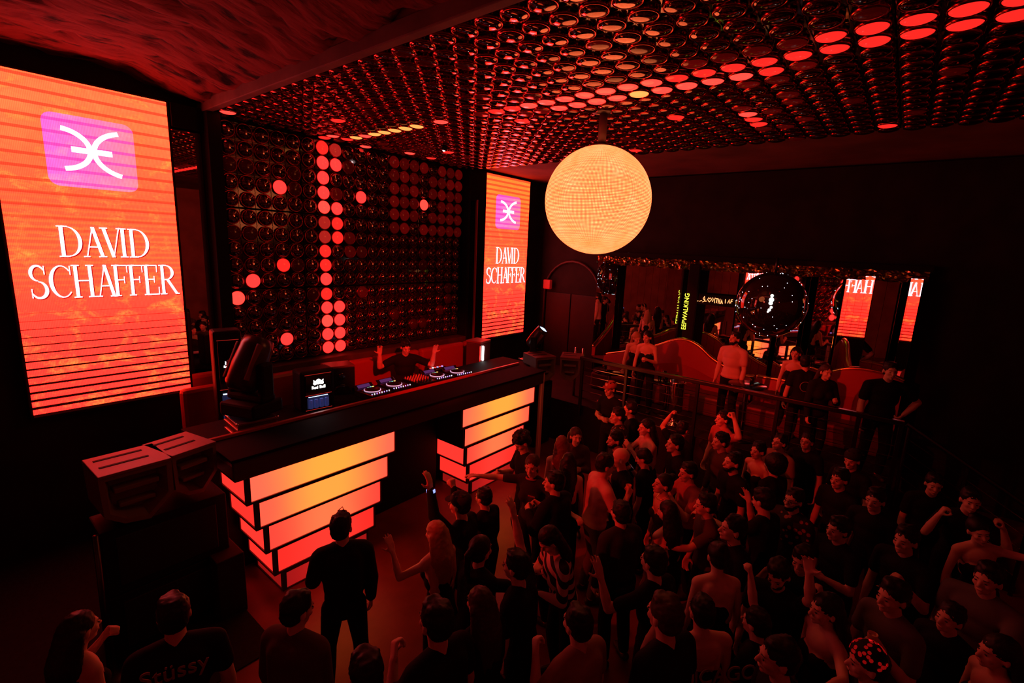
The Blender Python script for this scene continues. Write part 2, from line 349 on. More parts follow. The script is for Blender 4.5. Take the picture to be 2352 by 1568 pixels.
# ---------------------------------------------------------------- LED screens
class NB:
    """tiny node-expression builder"""
    def __init__(s, m): s.nt, s.N, s.L, s.b = nodes(m)
    def val(s, sock, x):
        if hasattr(x, 'is_output'): s.L.new(x, sock)
        else: sock.default_value = x
    def op(s, o, a, b=0.0, c=0.0, clamp=False):
        n = s.N.new('ShaderNodeMath'); n.operation = o; n.use_clamp = clamp
        s.val(n.inputs[0], a); s.val(n.inputs[1], b); s.val(n.inputs[2], c); return n.outputs[0]
    def mapr(s, v, a, b, c=0.0, d=1.0, smooth=False):
        n = s.N.new('ShaderNodeMapRange'); n.interpolation_type = 'SMOOTHSTEP' if smooth else 'LINEAR'
        s.val(n.inputs[0], v); n.inputs[1].default_value = a; n.inputs[2].default_value = b; n.inputs[3].default_value = c; n.inputs[4].default_value = d; return n.outputs[0]
    def mix(s, f, a, b):
        n = s.N.new('ShaderNodeMix'); n.data_type = 'RGBA'; s.val(n.inputs[0], f)
        for i, x in ((6, a), (7, b)):
            if hasattr(x, 'is_output'): s.L.new(x, n.inputs[i])
            else: n.inputs[i].default_value = (*x, 1)
        return n.outputs[2]
    def noise(s, vec, sc, det=4, rough=.6, dist=0):
        n = s.N.new('ShaderNodeTexNoise'); s.L.new(vec, n.inputs[0]); n.inputs['Scale'].default_value = sc; n.inputs['Detail'].default_value = det
        n.inputs['Roughness'].default_value = rough; n.inputs['Distortion'].default_value = dist; return n.outputs[0]
    def craters(s, vec, sc):
        n = s.N.new('ShaderNodeTexVoronoi'); s.L.new(vec, n.inputs[0]); n.inputs['Scale'].default_value = sc; n.inputs['Randomness'].default_value = 1
        return n.outputs['Distance']
    def coords(s, sx=1, sy=1, sz=1):
        tc = s.N.new('ShaderNodeTexCoord'); mp = s.N.new('ShaderNodeMapping'); mp.inputs['Scale'].default_value = (sx, sy, sz)
        s.L.new(tc.outputs['Object'], mp.inputs[0]); sp = s.N.new('ShaderNodeSeparateXYZ'); s.L.new(tc.outputs['Object'], sp.inputs[0])
        return mp.outputs[0], sp.outputs[0], sp.outputs[1], sp.outputs[2]
def screen_mat(name, which, kind):
    """moving lunar-surface artwork in orange and red, drawn by rows of LEDs"""
    m = mat(name, (.01, .01, .01), .5, emit=(1, .1, .05), es=1); e = NB(m)
    vec, x, y, z = e.coords(1, 1, 1.6 if kind != 'pink' else 1.6)
    t = e.mapr(z, 0, 3.46)
    n1 = e.noise(vec, 3.2, 8, .66, .6); n2 = e.noise(vec, 11, 6, .7, .4)
    ridge = e.op('SUBTRACT', 1.0, e.op('ABSOLUTE', e.op('MULTIPLY', e.op('SUBTRACT', n2, .5), 7.0)), clamp=True)
    ring = e.op('SUBTRACT', 1.0, e.op('ABSOLUTE', e.op('MULTIPLY', e.op('SUBTRACT', e.craters(vec, 5.2), .17), 26.0)), clamp=True)
    hi = e.op('MULTIPLY', e.mapr(n1, .5, .68), e.op('ADD', e.op('MULTIPLY', ridge, .9), e.op('MULTIPLY', ring, .5)), clamp=True)
    RED = 6.2
    if kind == 'pink':
        base = e.mix(e.mapr(x, .35, 1.15), (2.6, .17, .85), (3.4, .30, .36)); base = e.mix(e.op('MULTIPLY', hi, .5), base, (3.2, .55, .55))
    else:
        c1 = e.mix(e.mapr(t, .15, .62, smooth=True), (RED, .07, .048), (RED, .155, .055))
        c1 = e.mix(e.mapr(t, .60, .95, smooth=True), c1, (RED, .27, .08) if which == 'l' else (RED, .35, .04))
        c1 = e.mix(e.mapr(n1, .38, .6), c1, e.mix(.35, c1, (RED, .055, .036)))
        base = e.mix(e.op('MULTIPLY', hi, .85), c1, (RED, .48, .08))
    # horizontal refresh bands: reddish near the top, broad soft ones in the middle, dark slots towards the bottom
    per_t = .122 if which == 'l' else .095
    fr = e.op('FRACT', e.op('DIVIDE', z, per_t)); band_t = e.op('MULTIPLY', e.op('LESS_THAN', fr, .24 if which == 'l' else .42), e.mapr(z, 1.75, 2.2))
    base = e.mix(e.op('MULTIPLY', band_t, .75), base, (RED * .8, .045, .02) if kind != 'pink' else (2.2, .05, .55))
    fm = e.op('SINE', e.op('MULTIPLY', z, 105.0)); zone = e.op('MULTIPLY', e.mapr(z, 1.25, 1.6), e.mapr(z, 2.5, 2.0))
    base = e.mix(e.op('MULTIPLY', e.op('MULTIPLY', e.mapr(fm, -.1, .7), zone), .5), base, (RED, .26, .05) if kind != 'pink' else (3, .3, .6))
    per = .0853; fb = e.op('FRACT', e.op('DIVIDE', z, per))
    duty = e.mapr(z, 1.15, 0.05, .02, .36); dark = e.op('MULTIPLY', e.op('LESS_THAN', fb, duty), e.op('LESS_THAN', z, 1.18 if which == 'l' else 1.1))
    base = e.mix(dark, base, (.018, .0005, .0005))
    col = e.op('ADD', .93, e.op('MULTIPLY', e.op('SINE', e.op('MULTIPLY', x, 2 * pi / .0125)), .16))
    sc = e.N.new('ShaderNodeVectorMath'); sc.operation = 'SCALE'; e.L.new(base, sc.inputs[0]); e.L.new(col, sc.inputs['Scale'])
    e.L.new(sc.outputs[0], e.b.inputs['Emission Color']); return m
def stroke_letter(mb, ch, ox, oz, s, sx, y):
    """one roman capital as flat bars and bowls with thick and thin strokes"""
    TH, tn = .115, .035
    P = lambda x, z: (ox + x * s * sx, y, oz + z * s)
    def bar(x0, z0, x1, z1, w0, w1=None):
        w1 = w1 or w0
        if abs(z1 - z0) > abs(x1 - x0) * .35: q = [P(x0 - w0 / 2, z0), P(x0 + w0 / 2, z0), P(x1 + w1 / 2, z1), P(x1 - w1 / 2, z1)]
        else: q = [P(x0, z0 - w0 / 2), P(x1, z1 - w1 / 2), P(x1, z1 + w1 / 2), P(x0, z0 + w0 / 2)]
        mb.add(q, [(0, 1, 2, 3)])
    def arc(cx_, cz_, rx, rz, a0, a1, f=None, n=20):
        qs = []
        for i in range(n + 1):
            t = i / n; a = R(a0 + (a1 - a0) * t); wd = f(t, a) if f else tn + (TH - tn) * abs(cos(a)) ** 1.5
            qs.append(P(cx_ + (rx - wd / 2) * cos(a), cz_ + (rz - wd / 2 * .8) * sin(a))); qs.append(P(cx_ + (rx + wd / 2) * cos(a), cz_ + (rz + wd / 2 * .5) * sin(a)))
        mb.add(qs, [(2 * i, 2 * i + 1, 2 * i + 3, 2 * i + 2) for i in range(n)])
    def serif(x, z, w_=.26): bar(x - w_ / 2, z, x + w_ / 2, z, .032)
    def stem(x, top=True, bot=True):
        bar(x, .01, x, .99, TH)
        if top: serif(x, .985)
        if bot: serif(x, .015)
    if ch == 'D': stem(.15); bar(.15, .983, .34, .983, tn); bar(.15, .017, .34, .017, tn); arc(.32, .5, .37, .475, -90, 90); return .80
    if ch == 'A': bar(.12, .01, .37, 1.0, tn); bar(.62, .01, .37, 1.0, TH); bar(.2, .34, .54, .34, tn); serif(.11, .015, .2); serif(.62, .015, .26); return .70
    if ch == 'V': bar(.38, 0, .12, .99, TH); bar(.38, 0, .62, .99, tn); serif(.12, .985); serif(.63, .985, .2); return .68
    if ch == 'I': stem(.16); return .33
    if ch == 'S':
        arc(.32, .755, .20, .225, 25, 270, lambda t, a: .035 + .075 * sin(pi * t)); arc(.32, .265, .23, .245, 90, -155, lambda t, a: .035 + .085 * sin(pi * t)); bar(.525, .72, .525, .97, .03); bar(.10, .03, .10, .3, .03); return .62
    if ch == 'C': arc(.44, .5, .34, .475, 42, 318, lambda t, a: .03 + .085 * max(0, -cos(a)) + .01); bar(.72, .70, .72, .97, .03); return .80
    if ch == 'H': stem(.15); stem(.62); bar(.15, .52, .62, .52, tn); return .76
    if ch in 'FE':
        stem(.15); bar(.15, .983, .56, .983, tn); bar(.56, .76, .56, .99, .03); bar(.15, .52, .44, .52, tn); bar(.44, .41, .44, .63, .03)
        if ch == 'E': bar(.15, .017, .6, .017, tn); bar(.6, .01, .6, .26, .03); return .68
        return .60
    if ch == 'R': stem(.15); bar(.15, .983, .32, .983, tn); bar(.15, .5, .32, .5, tn); arc(.31, .742, .24, .235, -90, 90); bar(.68, .01, .34, .50, TH); serif(.71, .015, .16); return .78
    return .3
def word(mb, txt, x0, x1, z0, z1, y):
    adv = {'D': .74, 'A': .60, 'V': .58, 'I': .31, 'S': .60, 'C': .75, 'H': .75, 'F': .56, 'E': .63, 'R': .76}
    W = sum(adv[c] for c in txt); s = z1 - z0; sx = (x1 - x0) / (W * s); x = x0
    for c in txt: stroke_letter(mb, c, x, z0, s, sx, y); x += adv[c] * s * sx
def led_screen(lab, x0, which, word_x):
    X0, X1, Z0, Z1 = x0, x0 + 1.455, 1.56, 5.02
    t = thing('led_screen', lab, 'led screen', ((X0 + X1) / 2, 7.06, Z0), 0)
    MB().bbox((X0 - .03, 6.93, Z0 - .04), (X1 + .03, 7.055, Z1 + .03), .008).build('housing', M_black, t)
    def sheet(nm, verts, faces, m, y):
        o = MB().add([(x - X0, 0, z - Z0) for x, z in verts], faces).build(nm, m, t, local=True); o.location = V((X0, y, Z0)) - t.location; return o
    s = sheet('display', [(X0, Z0), (X1, Z0), (X1, Z1), (X0, Z1)], [(0, 1, 2, 3)], screen_mat('screen_art_' + which, which, 'o'), 6.924)
    d = X0 - .60
    # pink rounded square
    a, b, c, e_ = .965 + d, 1.712 + d, 3.975, 4.69; rr = .09; vs = []
    if which == 'r': a, b = 7.875, 8.705; c, e_ = 3.94, 4.64
    for (qx, qz, a0) in ((b - rr, c + rr, -90), (b - rr, e_ - rr, 0), (a + rr, e_ - rr, 90), (a + rr, c + rr, 180)):
        for k in range(7): g = R(a0 + 15 * k); vs.append((qx + rr * cos(g), qz + rr * sin(g)))
    sheet('emblem_panel', vs, [tuple(range(len(vs)))], screen_mat('screen_pink_' + which, which, 'pink'), 6.920)
    mb = MB(); mx, mz = (a + b) / 2, (c + e_) / 2; hw, hh = (b - a) / 2, (e_ - c) / 2
    def curve(sg):
        q = []; n = 22
        for i in range(n + 1):
            a_ = R(78) * (-1 + 2 * i / n); px_ = sg * (.04 + .74 * (1 - cos(a_))); pz_ = .60 * sin(a_) + .04 * sg * (1 if a_ > 0 else -1) * (1 - cos(a_))
            q.append((mx + px_ * hw, mz + .02 + pz_ * hh))
        wd = .023; vv = []
        for i, (x, z) in enumerate(q):
            p0 = q[max(i - 1, 0)]; p1 = q[min(i + 1, n)]; tx, tz = p1[0] - p0[0], p1[1] - p0[1]; l = math.hypot(tx, tz); nx_, nz_ = -tz / l, tx / l
            vv += [(x + nx_ * wd, 0, z + nz_ * wd), (x - nx_ * wd, 0, z - nz_ * wd)]
        mb.add([(x - X0, y, z - Z0) for x, y, z in vv], [(2 * i, 2 * i + 1, 2 * i + 3, 2 * i + 2) for i in range(n)])
    curve(1); curve(-1)
    mb.add([(mx - .45 * hw - X0, 0, mz + .02 - .026 - Z0), (mx + .45 * hw - X0, 0, mz + .02 - .026 - Z0), (mx + .45 * hw - X0, 0, mz + .02 + .03 - Z0), (mx - .45 * hw - X0, 0, mz + .02 + .03 - Z0)], [(0, 1, 2, 3)])
    M_w = mat('screen_white', (1, 1, 1), .5, emit=(1, .80, .95), es=3.2)
    o = mb.build('emblem', M_w, t, local=True); o.location = V((X0, 6.917, Z0)) - t.location
    (a1, a2, z1, z2), (b1, b2, z3, z4) = word_x
    mb = MB(); word(mb, 'DAVID', a1 - X0, a2 - X0, z1 - Z0, z2 - Z0, 0); word(mb, 'SCHAFFER', b1 - X0, b2 - X0, z3 - Z0, z4 - Z0, 0)
    mk = MB(); word(mk, 'DAVID', a1 - X0 + .01, a2 - X0 + .01, z1 - Z0 - .01, z2 - Z0 - .01, 0); word(mk, 'SCHAFFER', b1 - X0 + .01, b2 - X0 + .01, z3 - Z0 - .01, z4 - Z0 - .01, 0)
    o = mk.build('lettering_shadow', mat('screen_letter_edge', (0, 0, 0), .5, emit=(.5, .004, .004), es=1), t, local=True); o.location = V((X0, 6.9185, Z0)) - t.location
    o = mb.build('lettering', M_w, t, local=True); o.location = V((X0, 6.914, Z0)) - t.location
    return t
led_screen('tall orange LED screen at the left with pink emblem and the name in white capitals', .60, 'l', ((.965, 1.755, 3.25, 3.57), (.70, 2.015, 2.815, 3.165)))
led_screen('tall orange LED screen right of the lamp wall with pink emblem and white name', 7.57, 'r', ((7.92, 8.72, 3.20, 3.545), (7.625, 8.985, 2.77, 3.115)))
# mirror strips beside the screens
for x0, x1, lab in ((2.10, 2.415, 'narrow tall wall mirror between left screen and lamp wall'), (6.995, 7.20, 'narrow tall wall mirror between lamp wall and right screen')):
    tag(MB().bbox((x0, 7.0, 1.45), (x1, 7.05, 4.76 if x0 < 3 else 4.42), .004).build('wall_mirror', mat('mirror_dusty', (.85, .8, .78), .015, 1)), lab, 'mirror')
tag(MB().bbox((7.205, 6.83, 1.5), (7.235, 6.87, 4.45), .004).build('trim_strip', mat('red_lacquer', (.6, .06, .05), .3)), 'thin red-lit upright strip beside the right screen', 'trim strip')

# ---------------------------------------------------------------- LED moon ball
BC = V((4.89, 2.80, 4.10)); BR = .582
t = thing('moon_ball', 'big glowing yellow LED moon ball hanging from the lamp ceiling', 'led ball', BC)
m = mat('moon_leds', (.02, .015, .01), .6, emit=(1, .5, .2), es=1); e = NB(m)
vec, x, y, z = e.coords(1, 1, 1)
lat = e.op('ARCSINE', e.op('DIVIDE', z, BR)); lon = e.op('ARCTAN2', y, x)
rows = e.op('SINE', e.op('MULTIPLY', lat, BR * 2 * pi / .0145)); strip = e.op('SINE', e.op('MULTIPLY', lon, 250.0))
n1 = e.noise(vec, 5, 8, .65, .3); n2 = e.noise(vec, 2.4, 3, .5)
ring = e.op('SUBTRACT', 1.0, e.op('ABSOLUTE', e.op('MULTIPLY', e.op('SUBTRACT', e.craters(vec, 2.2), .13), 24.0)), clamp=True)
ring = e.op('MULTIPLY', ring, e.mapr(n2, .48, .58))
lit = e.op('MULTIPLY', e.mapr(rows, -.5, .15), e.mapr(strip, -.75, -.2))
base = e.mix(e.mapr(n1, .3, .7), (4.6, .84, .18), (4.6, 1.30, .46)); base = e.mix(ring, base, (8.0, .22, .06))
out = e.mix(lit, (1.3, .10, .03), base); e.L.new(out, e.b.inputs['Emission Color'])
mb = MB(); mb.smooth = True; mb.ell((0, 0, 0), (BR, BR, BR), 96, 48); o = mb.build('led_shell', m, t, local=True)
mb = MB(); mb.smooth = True; mb.lathe([(.0, .60), (.075, .60), (.085, .585), (.08, .57), (.0, .57)], 20); mb.build('cap', M_metal, t, local=True)
mb = MB(); mb.smooth = True; mb.tube([(0, 0, .59), (0, 0, ZC - BC.z)], .045, 14); mb.tube([(.05, 0, .6), (.055, .01, .75), (.05, 0, ZC - BC.z)], .01, 8); mb.build('hanging_pole', mat('pole_paint', (.12, .05, .05), .5), t, local=True)
mb = MB(); mb.smooth = True; mb.lathe([(.0, .90), (.11, .90), (.13, .92), (.13, .955)], 20); mb.build('ceiling_flange', M_metal, t, local=True)

# ---------------------------------------------------------------- DJ booth
def panel_mat(name, colA, colB, x0, x1, spread=.42):
    """frosted panel, lamps inside gather the warm light in its middle"""
    m = mat(name, (.06, .015, .012), .5, emit=colA, es=1, spec=.1); e = NB(m); vec, x, y, z = e.coords()
    u = e.op('DIVIDE', e.op('ABSOLUTE', e.op('SUBTRACT', x, (x0 + x1) / 2)), (x1 - x0) / 2)
    n = e.noise(vec, 1.6, 2, .5); f = e.mapr(e.op('ADD', u, e.op('MULTIPLY', e.op('SUBTRACT', n, .5), .3)), .1, 1.0, 0, 1, True)
    e.L.new(e.mix(f, colA, colB), e.b.inputs['Emission Color']); return m
AM = [((2.6, .43, .055), (2.4, .16, .085)), ((2.6, .40, .06), (2.3, .13, .07)), ((2.4, .20, .07), (2.0, .07, .045)), ((1.5, .045, .03), (1.1, .028, .02)), ((.55, .012, .01), (.38, .008, .008))]
bt = thing('dj_booth', 'long dark dj booth standing on two glowing stepped light columns', 'dj booth', (3.9, 4.9, 0))
MB().bbox((1.58, 4.40, 1.365), (6.36, 4.44, 1.56), .006).build('fascia', M_fascia, bt)
MB().bbox((1.56, 4.38, 1.555), (6.38, 4.96, 1.585), .006).build('counter_top', M_boothtop, bt)
MB().bbox((1.58, 4.94, 1.58), (6.38, 4.985, 1.615), .006).build('raised_lip', mat('red_wood', (.42, .06, .04), .35), bt)
MB().bbox((1.58, 4.99, 1.47), (6.9, 5.75, 1.50), .004).build('work_desk', M_boothtop, bt)
MB().bbox((1.60, 4.45, 1.335), (6.34, 5.7, 1.36), .004).bbox((1.72, 5.12, 0), (6.3, 5.6, 1.33), .01).bbox((3.45, 4.95, 0), (4.5, 5.12, 1.33), .01).build('body', M_black, bt)
MB().bbox((6.33, 4.41, 0), (6.40, 4.47, 1.56), .006).build('end_strip', mat('pale_trim', (.9, .6, .55), .35), bt)
T1 = [(1.73, 3.38, 1.09, 1.345), (1.80, 3.275, .80, 1.055), (1.875, 3.17, .515, .775), (1.945, 3.075, .235, .485), (2.02, 2.975, .01, .19)]
T2 = [(4.53, 6.19, 1.07, 1.325), (4.58, 6.07, .775, 1.03), (4.63, 5.94, .49, .735), (4.69, 5.81, .205, .455), (4.75, 5.70, .01, .17)]
for pyr, TT in enumerate((T1, T2)):
    for k, (a, b, c, d_) in enumerate(TT):
        mb = MB(); f = .022
        mb.bbox((a - .045, 4.444, c - f), (a, 5.08, d_ + f), .004)
        mb.box((a, 4.447, c - f), (b + .015, 5.08, c)).box((a, 4.447, d_), (b + .015, 5.08, d_ + f)).box((b, 4.447, c), (b + .02, 5.08, d_))
        if not (pyr == 1 and k < 2): 
            mb = MB(); mb.box((a - .045, 4.444, c - f), (a, 4.478, d_ + f)).box((a - .045, 4.478, c - f), (b + .015, 5.08, c)).box((a - .045, 4.478, d_), (b + .015, 5.08, d_ + f)).box((b, 4.447, c), (b + .02, 5.08, d_)).box((a, 4.447, c - f), (b + .02, 4.48, c)).box((a, 4.447, d_), (b + .02, 4.48, d_ + f)).box((a-.045, 5.03, c), (a, 5.08, d_))
        mb.build('panel_frame', mat('frame_paint', (.05, .012, .012), .4), bt)
        cA, cB = AM[k]
        mb = MB(); mb.bbox((a + .004, 4.455, c + .002), (b - .002, 4.50, d_ - .002), .006)
        mb.build('light_panel', panel_mat('panel_%d_%d' % (pyr, k), cA, cB, a - 3.9, b - 3.9), bt)
        if not (pyr == 1 and k < 2):
            dim = [1, .9, 1.1, .8, .45][k]
            mb = MB(); mb.bbox((a - .036, 4.485, c + .002), (a - .012, 5.03, d_ - .002), .004)
            mb.build('side_panel', mat('side_panel_%d' % k, (.06, .012, .01), .6, spec=.08, emit=(1.6 * dim, .04 * dim, .028 * dim) if k < 4 else (.30, .006, .005), es=1), bt)

# ---------------------------------------------------------------- DJ equipment
def deck(x, y, rz, lab):
    t = thing('dj_deck', lab, 'dj player', (x, y, 1.50), rz, 'dj players on the booth desk')
    mb = MB(); mb.bbox((-.16, -.20, 0), (.16, .20, .085), .008); mb.build('chassis', M_blackg, t, local=True)
    mb = MB(); mb.smooth = True; mb.lathe([(.103, .085), (.103, .098), (.085, .102), (.0, .103)], 28, Matrix.Translation((0, .02, 0))); mb.build('jog_wheel', mat('jog_black', (.03, .03, .035), .25, .6), t, local=True)
    mb = MB(); mb.smooth = True; mb.tube([(.108 * cos(a), .02 + .108 * sin(a), .090) for a in [2 * pi * i / 32 for i in range(32)]], .0045, 6, close=True); mb.build('jog_light_ring', mat('ring_light', (1, 1, 1), .4, emit=(.75, .65, 1), es=.8, sample='NONE'), t, local=True)
    M_ = Matrix.Translation((0, .21, .09)) @ Matrix.Rotation(R(38), 4, 'X')
    mb = MB(); mb.bbox((-.15, -.035, 0), (.15, .045, .012), .004, M_); mb.build('screen_housing', M_blackg, t, local=True)
    mb = MB(); mb.box((-.10, .202 + 0, .083), (.10, .203, .084)); mb = MB(); mb.add([M_ @ V(p) for p in ((-.1, -.02, .0125), (.1, -.02, .0125), (.1, .035, .0125), (-.1, .035, .0125))], [(0, 1, 2, 3)])
    mb.build('screen', mat('deck_screen', (.02, .02, .03), .3, emit=(.07, .02, .10), es=1, sample='NONE'), t, local=True)
    for i in range(8):
        mb = MB(); mb.smooth = True; mb.lathe([(.0075, .086), (.0075, .094), (.0, .094)], 8, Matrix.Translation((-.14 + .04 * i, -.155, 0)))
        mb.build('button', mat('btn_%d' % (i % 3), (.4, .4, .4), .4, emit=((.35, .4, 1), (.9, .9, 1), (.4, .25, 1))[i % 3], es=2, sample='NONE'), t, local=True)
    mb = MB(); mb.box((.125, -.1, .085), (.145, .06, .09)); mb.build('pitch_fader', M_metal, t, local=True)
    for i, cc in enumerate(((.3, 1, .5), (.2, .9, .8), (1, .8, .2))):
        mb = MB(); mb.box((.01 + .04 * i, .135, .086), (.035 + .04 * i, .147, .091)); mb.build('cue_light', mat('cue_%d' % i, cc, .4, emit=cc, es=1.5, sample='NONE'), t, local=True)
    return t
deck(3.70, 5.33, .05, 'black dj deck with glowing jog ring, leftmost on the booth')
deck(4.08, 5.36, .02, 'black dj deck with glowing jog ring, just left of the mixer')
deck(4.86, 5.33, -.03, 'black dj deck with glowing jog ring, just right of the mixer')
deck(5.24, 5.28, -.06, 'black dj deck with glowing jog ring, rightmost on the booth')
t = thing('dj_mixer', 'black dj mixer crowded with tall red-lit knobs between the decks', 'mixer', (4.47, 5.30, 1.50), 0)
MB().bbox((-.16, -.20, 0), (.16, .20, .10), .008).build('chassis', M_blackg, t, local=True)
for i in range(6):
    for j in range(5):
        mb = MB(); mb.smooth = True; mb.lathe([(.011, .10), (.009, .128), (.0, .129)], 10, Matrix.Translation((-.13 + .052 * i, -.04 + .05 * j, 0))); mb.build('knob', mat('knob_cap', (.55, .2, .18), .25, .3), t, local=True)
for i in range(4): MB().box((-.11 + .07 * i, -.15, .10), (-.095 + .07 * i, -.125, .118)).build('fader', M_chrome, t, local=True)
t = thing('effects_unit', 'small black effects box with pads behind the right hand deck', 'effects unit', (5.16, 5.66, 1.50), -.05)
MB().bbox((-.16, -.08, 0), (.16, .08, .09), .006).build('chassis', M_blackg, t, local=True)
for i in range(6): MB().box((-.14 + .048 * i, .02, .09), (-.115 + .048 * i, .045, .097)).build('pad', MATS['btn_%d' % (i % 3)] if i % 2 else mat('pad_red', (1, .1, .1), .4, emit=(1, .1, .08), es=1, sample='NONE'), t, local=True)
mb = MB(); mb.smooth = True
mb.tube([(3.42, 5.02, 1.505), (3.45, 5.06, 1.53), (3.52, 5.1, 1.508), (3.62, 5.06, 1.506), (3.7, 5.03, 1.506)], .006, 6)
tag(mb.build('cable', M_sofa_dark), 'thin dark cable loop lying left of the first deck', 'cable')
mb = MB(); mb.smooth = True; mb.tube([(4.55, 5.04, 1.506), (4.6, 5.08, 1.515), (4.8, 5.03, 1.506), (4.95, 5.06, 1.51), (5.2, 5.02, 1.506)], .006, 6)
tag(mb.build('cable', M_sofa_dark), 'thin dark cable trailing in front of the right decks', 'cable')

# flight cases and moving heads
def flight_case(x, y, z, sx, sy, h, lab, rz=0):
    t = thing('flight_case', lab, 'flight case', (x, y, z), rz)
    MB().bbox((-sx + .01, -sy + .01, 0), (sx - .01, sy - .01, h), .006).build('case_body', noisy('case_laminate', (.05, .03, .03), (.08, .045, .04), 5, .4), t, local=True)
    for zz in (0, h * .52, h - .022):
        mb = MB()
        for a, b in (((-sx, -sy), (sx, -sy + .02)), ((-sx, sy - .02), (sx, sy)), ((-sx, -sy), (-sx + .02, sy)), ((sx - .02, -sy), (sx, sy))): mb.bbox((*a, zz), (*b, zz + .022), .003)
        mb.build('aluminium_edge', M_alu, t, local=True)
    for a in (-1, 1):
        for b in (-1, 1):
            mb = MB(); mb.smooth = True; mb.ell((a * (sx - .006), b * (sy - .006), h - .006), (.018, .018, .018), 10, 6); mb.build('ball_corner', M_chrome, t, local=True)
    for a in (-.5, .5): MB().bbox((a * sx - .025, -sy - .012, h * .35), (a * sx + .025, -sy + .004, h * .6), .003).build('latch', M_chrome, t, local=True)
    return t
flight_case(2.08, 5.22, 1.50, .20, .22, .17, 'aluminium-edged flight case on the booth left end under a moving light', -.08)
flight_case(7.2, 5.2, 1.34, .24, .2, .17, 'flight case right of the booth carrying a small moving light', -.1)
MB_ = MB(); MB_.bbox((6.98, 5.12, .80), (7.46, 5.42, 1.335), .01)
tag(MB_.build('plinth_box', M_black), 'black plinth box holding the flight case right of the booth', 'plinth')
def moving_head(x, y, z, s, rz, tilt, lab, lens_m):
    t = thing('moving_head_light', lab, 'stage light', (x, y, z), rz)
    MB().bbox((-.17 * s, -.15 * s, 0), (.17 * s, .15 * s, .11 * s), .02 * s).build('base', M_black, t, local=True)
    mb = MB()
    for sg in (-1, 1): mb.bbox((sg * .15 * s - .03 * s, -.06 * s, .14 * s), (sg * .15 * s + .03 * s, .06 * s, .42 * s), .02 * s)
    mb.bbox((-.18 * s, -.07 * s, .11 * s), (.18 * s, .07 * s, .17 * s), .02 * s); mb.build('yoke', M_black, t, local=True)
    Mh = Matrix.Translation((0, 0, .38 * s)) @ Matrix.Rotation(tilt, 4, 'X')
    mb = MB(); mb.smooth = True; mb.lathe([(0, -.20 * s), (.09 * s, -.20 * s), (.125 * s, -.15 * s), (.13 * s, 0), (.12 * s, .15 * s), (.11 * s, .22 * s), (.085 * s, .225 * s), (.085 * s, .20 * s)], 20, Mh)
    hd = mb.build('head', mat('head_plastic', (.03, .015, .02), .28), t, local=True)
    mb = MB(); mb.smooth = True; mb.lathe([(.086 * s, .205 * s), (.05 * s, .222 * s), (0, .228 * s)], 20, Mh); mb.build('lens', lens_m, hd, local=True)
    mb = MB()
    for q in (-1, 1): mb.bbox((q * .10 * s - .012, -.1 * s, -.13 * s), (q * .10 * s + .012, .06 * s, .16 * s), .004, Mh)
    mb.build('side_rib', M_trimred, hd, local=True)
    return t
M_lens = mat('lens_glass', (.12, .08, .2), .05, spec=.9)
moving_head(2.10, 5.22, 1.695, 1.35, -1.2, R(-30), 'large black moving head stage light on the flight case left of the booth', M_lens)
moving_head(7.2, 5.2, 1.533, 1.0, .3, R(35), 'small black moving head light glinting below the right screen', mat('lens_lit', (.4, .6, 1), .1, emit=(.5, .7, 1), es=2.0))

# drinks coolers and monitors
def fridge(x, y, z, wx_, dy, h, rz, lab, rs=1, glow=True):
    t = thing('drinks_cooler', lab, 'cooler', (x, y, z), rz)
    MB().bbox((-wx_, -dy, 0), (wx_, dy, h), .03).build('cabinet', mat('cooler_black', (.008, .006, .008), .5, spec=.25), t, local=True)
    d = MB().bbox((-wx_ * .72, -dy - .02, h * .40), (wx_ * .72, -dy + .005, h * .90), .006).build('upper_door', M_blackg, t, local=True)
    # white logo: two charging animals over a wordmark bar
    mb = MB(); cz = h * .66; u = wx_ * .30; y_ = -dy - .024
    def pl(ps): mb.add([(a * u, y_, cz + b * u) for a, b in ps], [tuple(range(len(ps)))])
    def half(sg): pl([(sg * .10, .05), (sg * .35, .5), (sg * .62, .62), (sg * .95, .85), (sg * .9, .45), (sg * 1.0, .1), (sg * .75, -.12), (sg * .45, -.05)][::sg])
    half(1); half(-1)
    mb.add([(.5 * u * cos(a), y_ + .001, cz + .45 * u + .5 * u * sin(a)) for a in [2 * pi * i / 16 for i in range(16)]], [tuple(range(16))])
    mb.build('logo', M_white_em if glow else M_logo_glint, d, local=True)
    tm = text_mesh('wordmark', 'Red Bull', u * .78, M_white_em, t, parent_world(t) @ frame3((0, y_, cz - .85 * u), (1, 0, 0), (0, 0, 1), (0, -1, 0)), .001, 1.0)
    MB().box((-wx_ * .55, -dy - .006, h * .34), (wx_ * .55, -dy - .002, h * .352)).build('light_strip', mat('cooler_strip', (1, 1, 1), .4, emit=(.45, .6, 1), es=3), t, local=True)
    g = MB().box((-wx_ * .62, -dy - .004, h * .06), (wx_ * .62, -dy - .001, h * .33)).build('glass_window', mat('cooler_glass', (.03, .03, .09), .08, emit=(.04, .05, .16), es=.25, sample='NONE'), t, local=True)
    for i in range(4):
        mb = MB(); mb.smooth = True; mb.lathe([(.0, .0), (.022, .0), (.024, .004), (.024, .1), (.02, .108), (0, .108)], 12, Matrix.Translation((-wx_ * .45 + i * wx_ * .3, -dy + .03 - .045, h * .07))); mb.build('can', mat('can_blue', (.15, .2, .5), .25, .8, emit=(.05, .06, .25), es=.3, sample='NONE'), t, local=True)
    for zz in (h * .395, h * .905, h * .03): MB().box((-wx_ * .75, -dy - .023, zz), (wx_ * .75, -dy - .019, zz + .004)).build('red_trim', mat('red_line', (.8, .08, .05), .3, emit=(.8, .03, .02), es=.5, sample='NONE'), t, local=True)
    return t
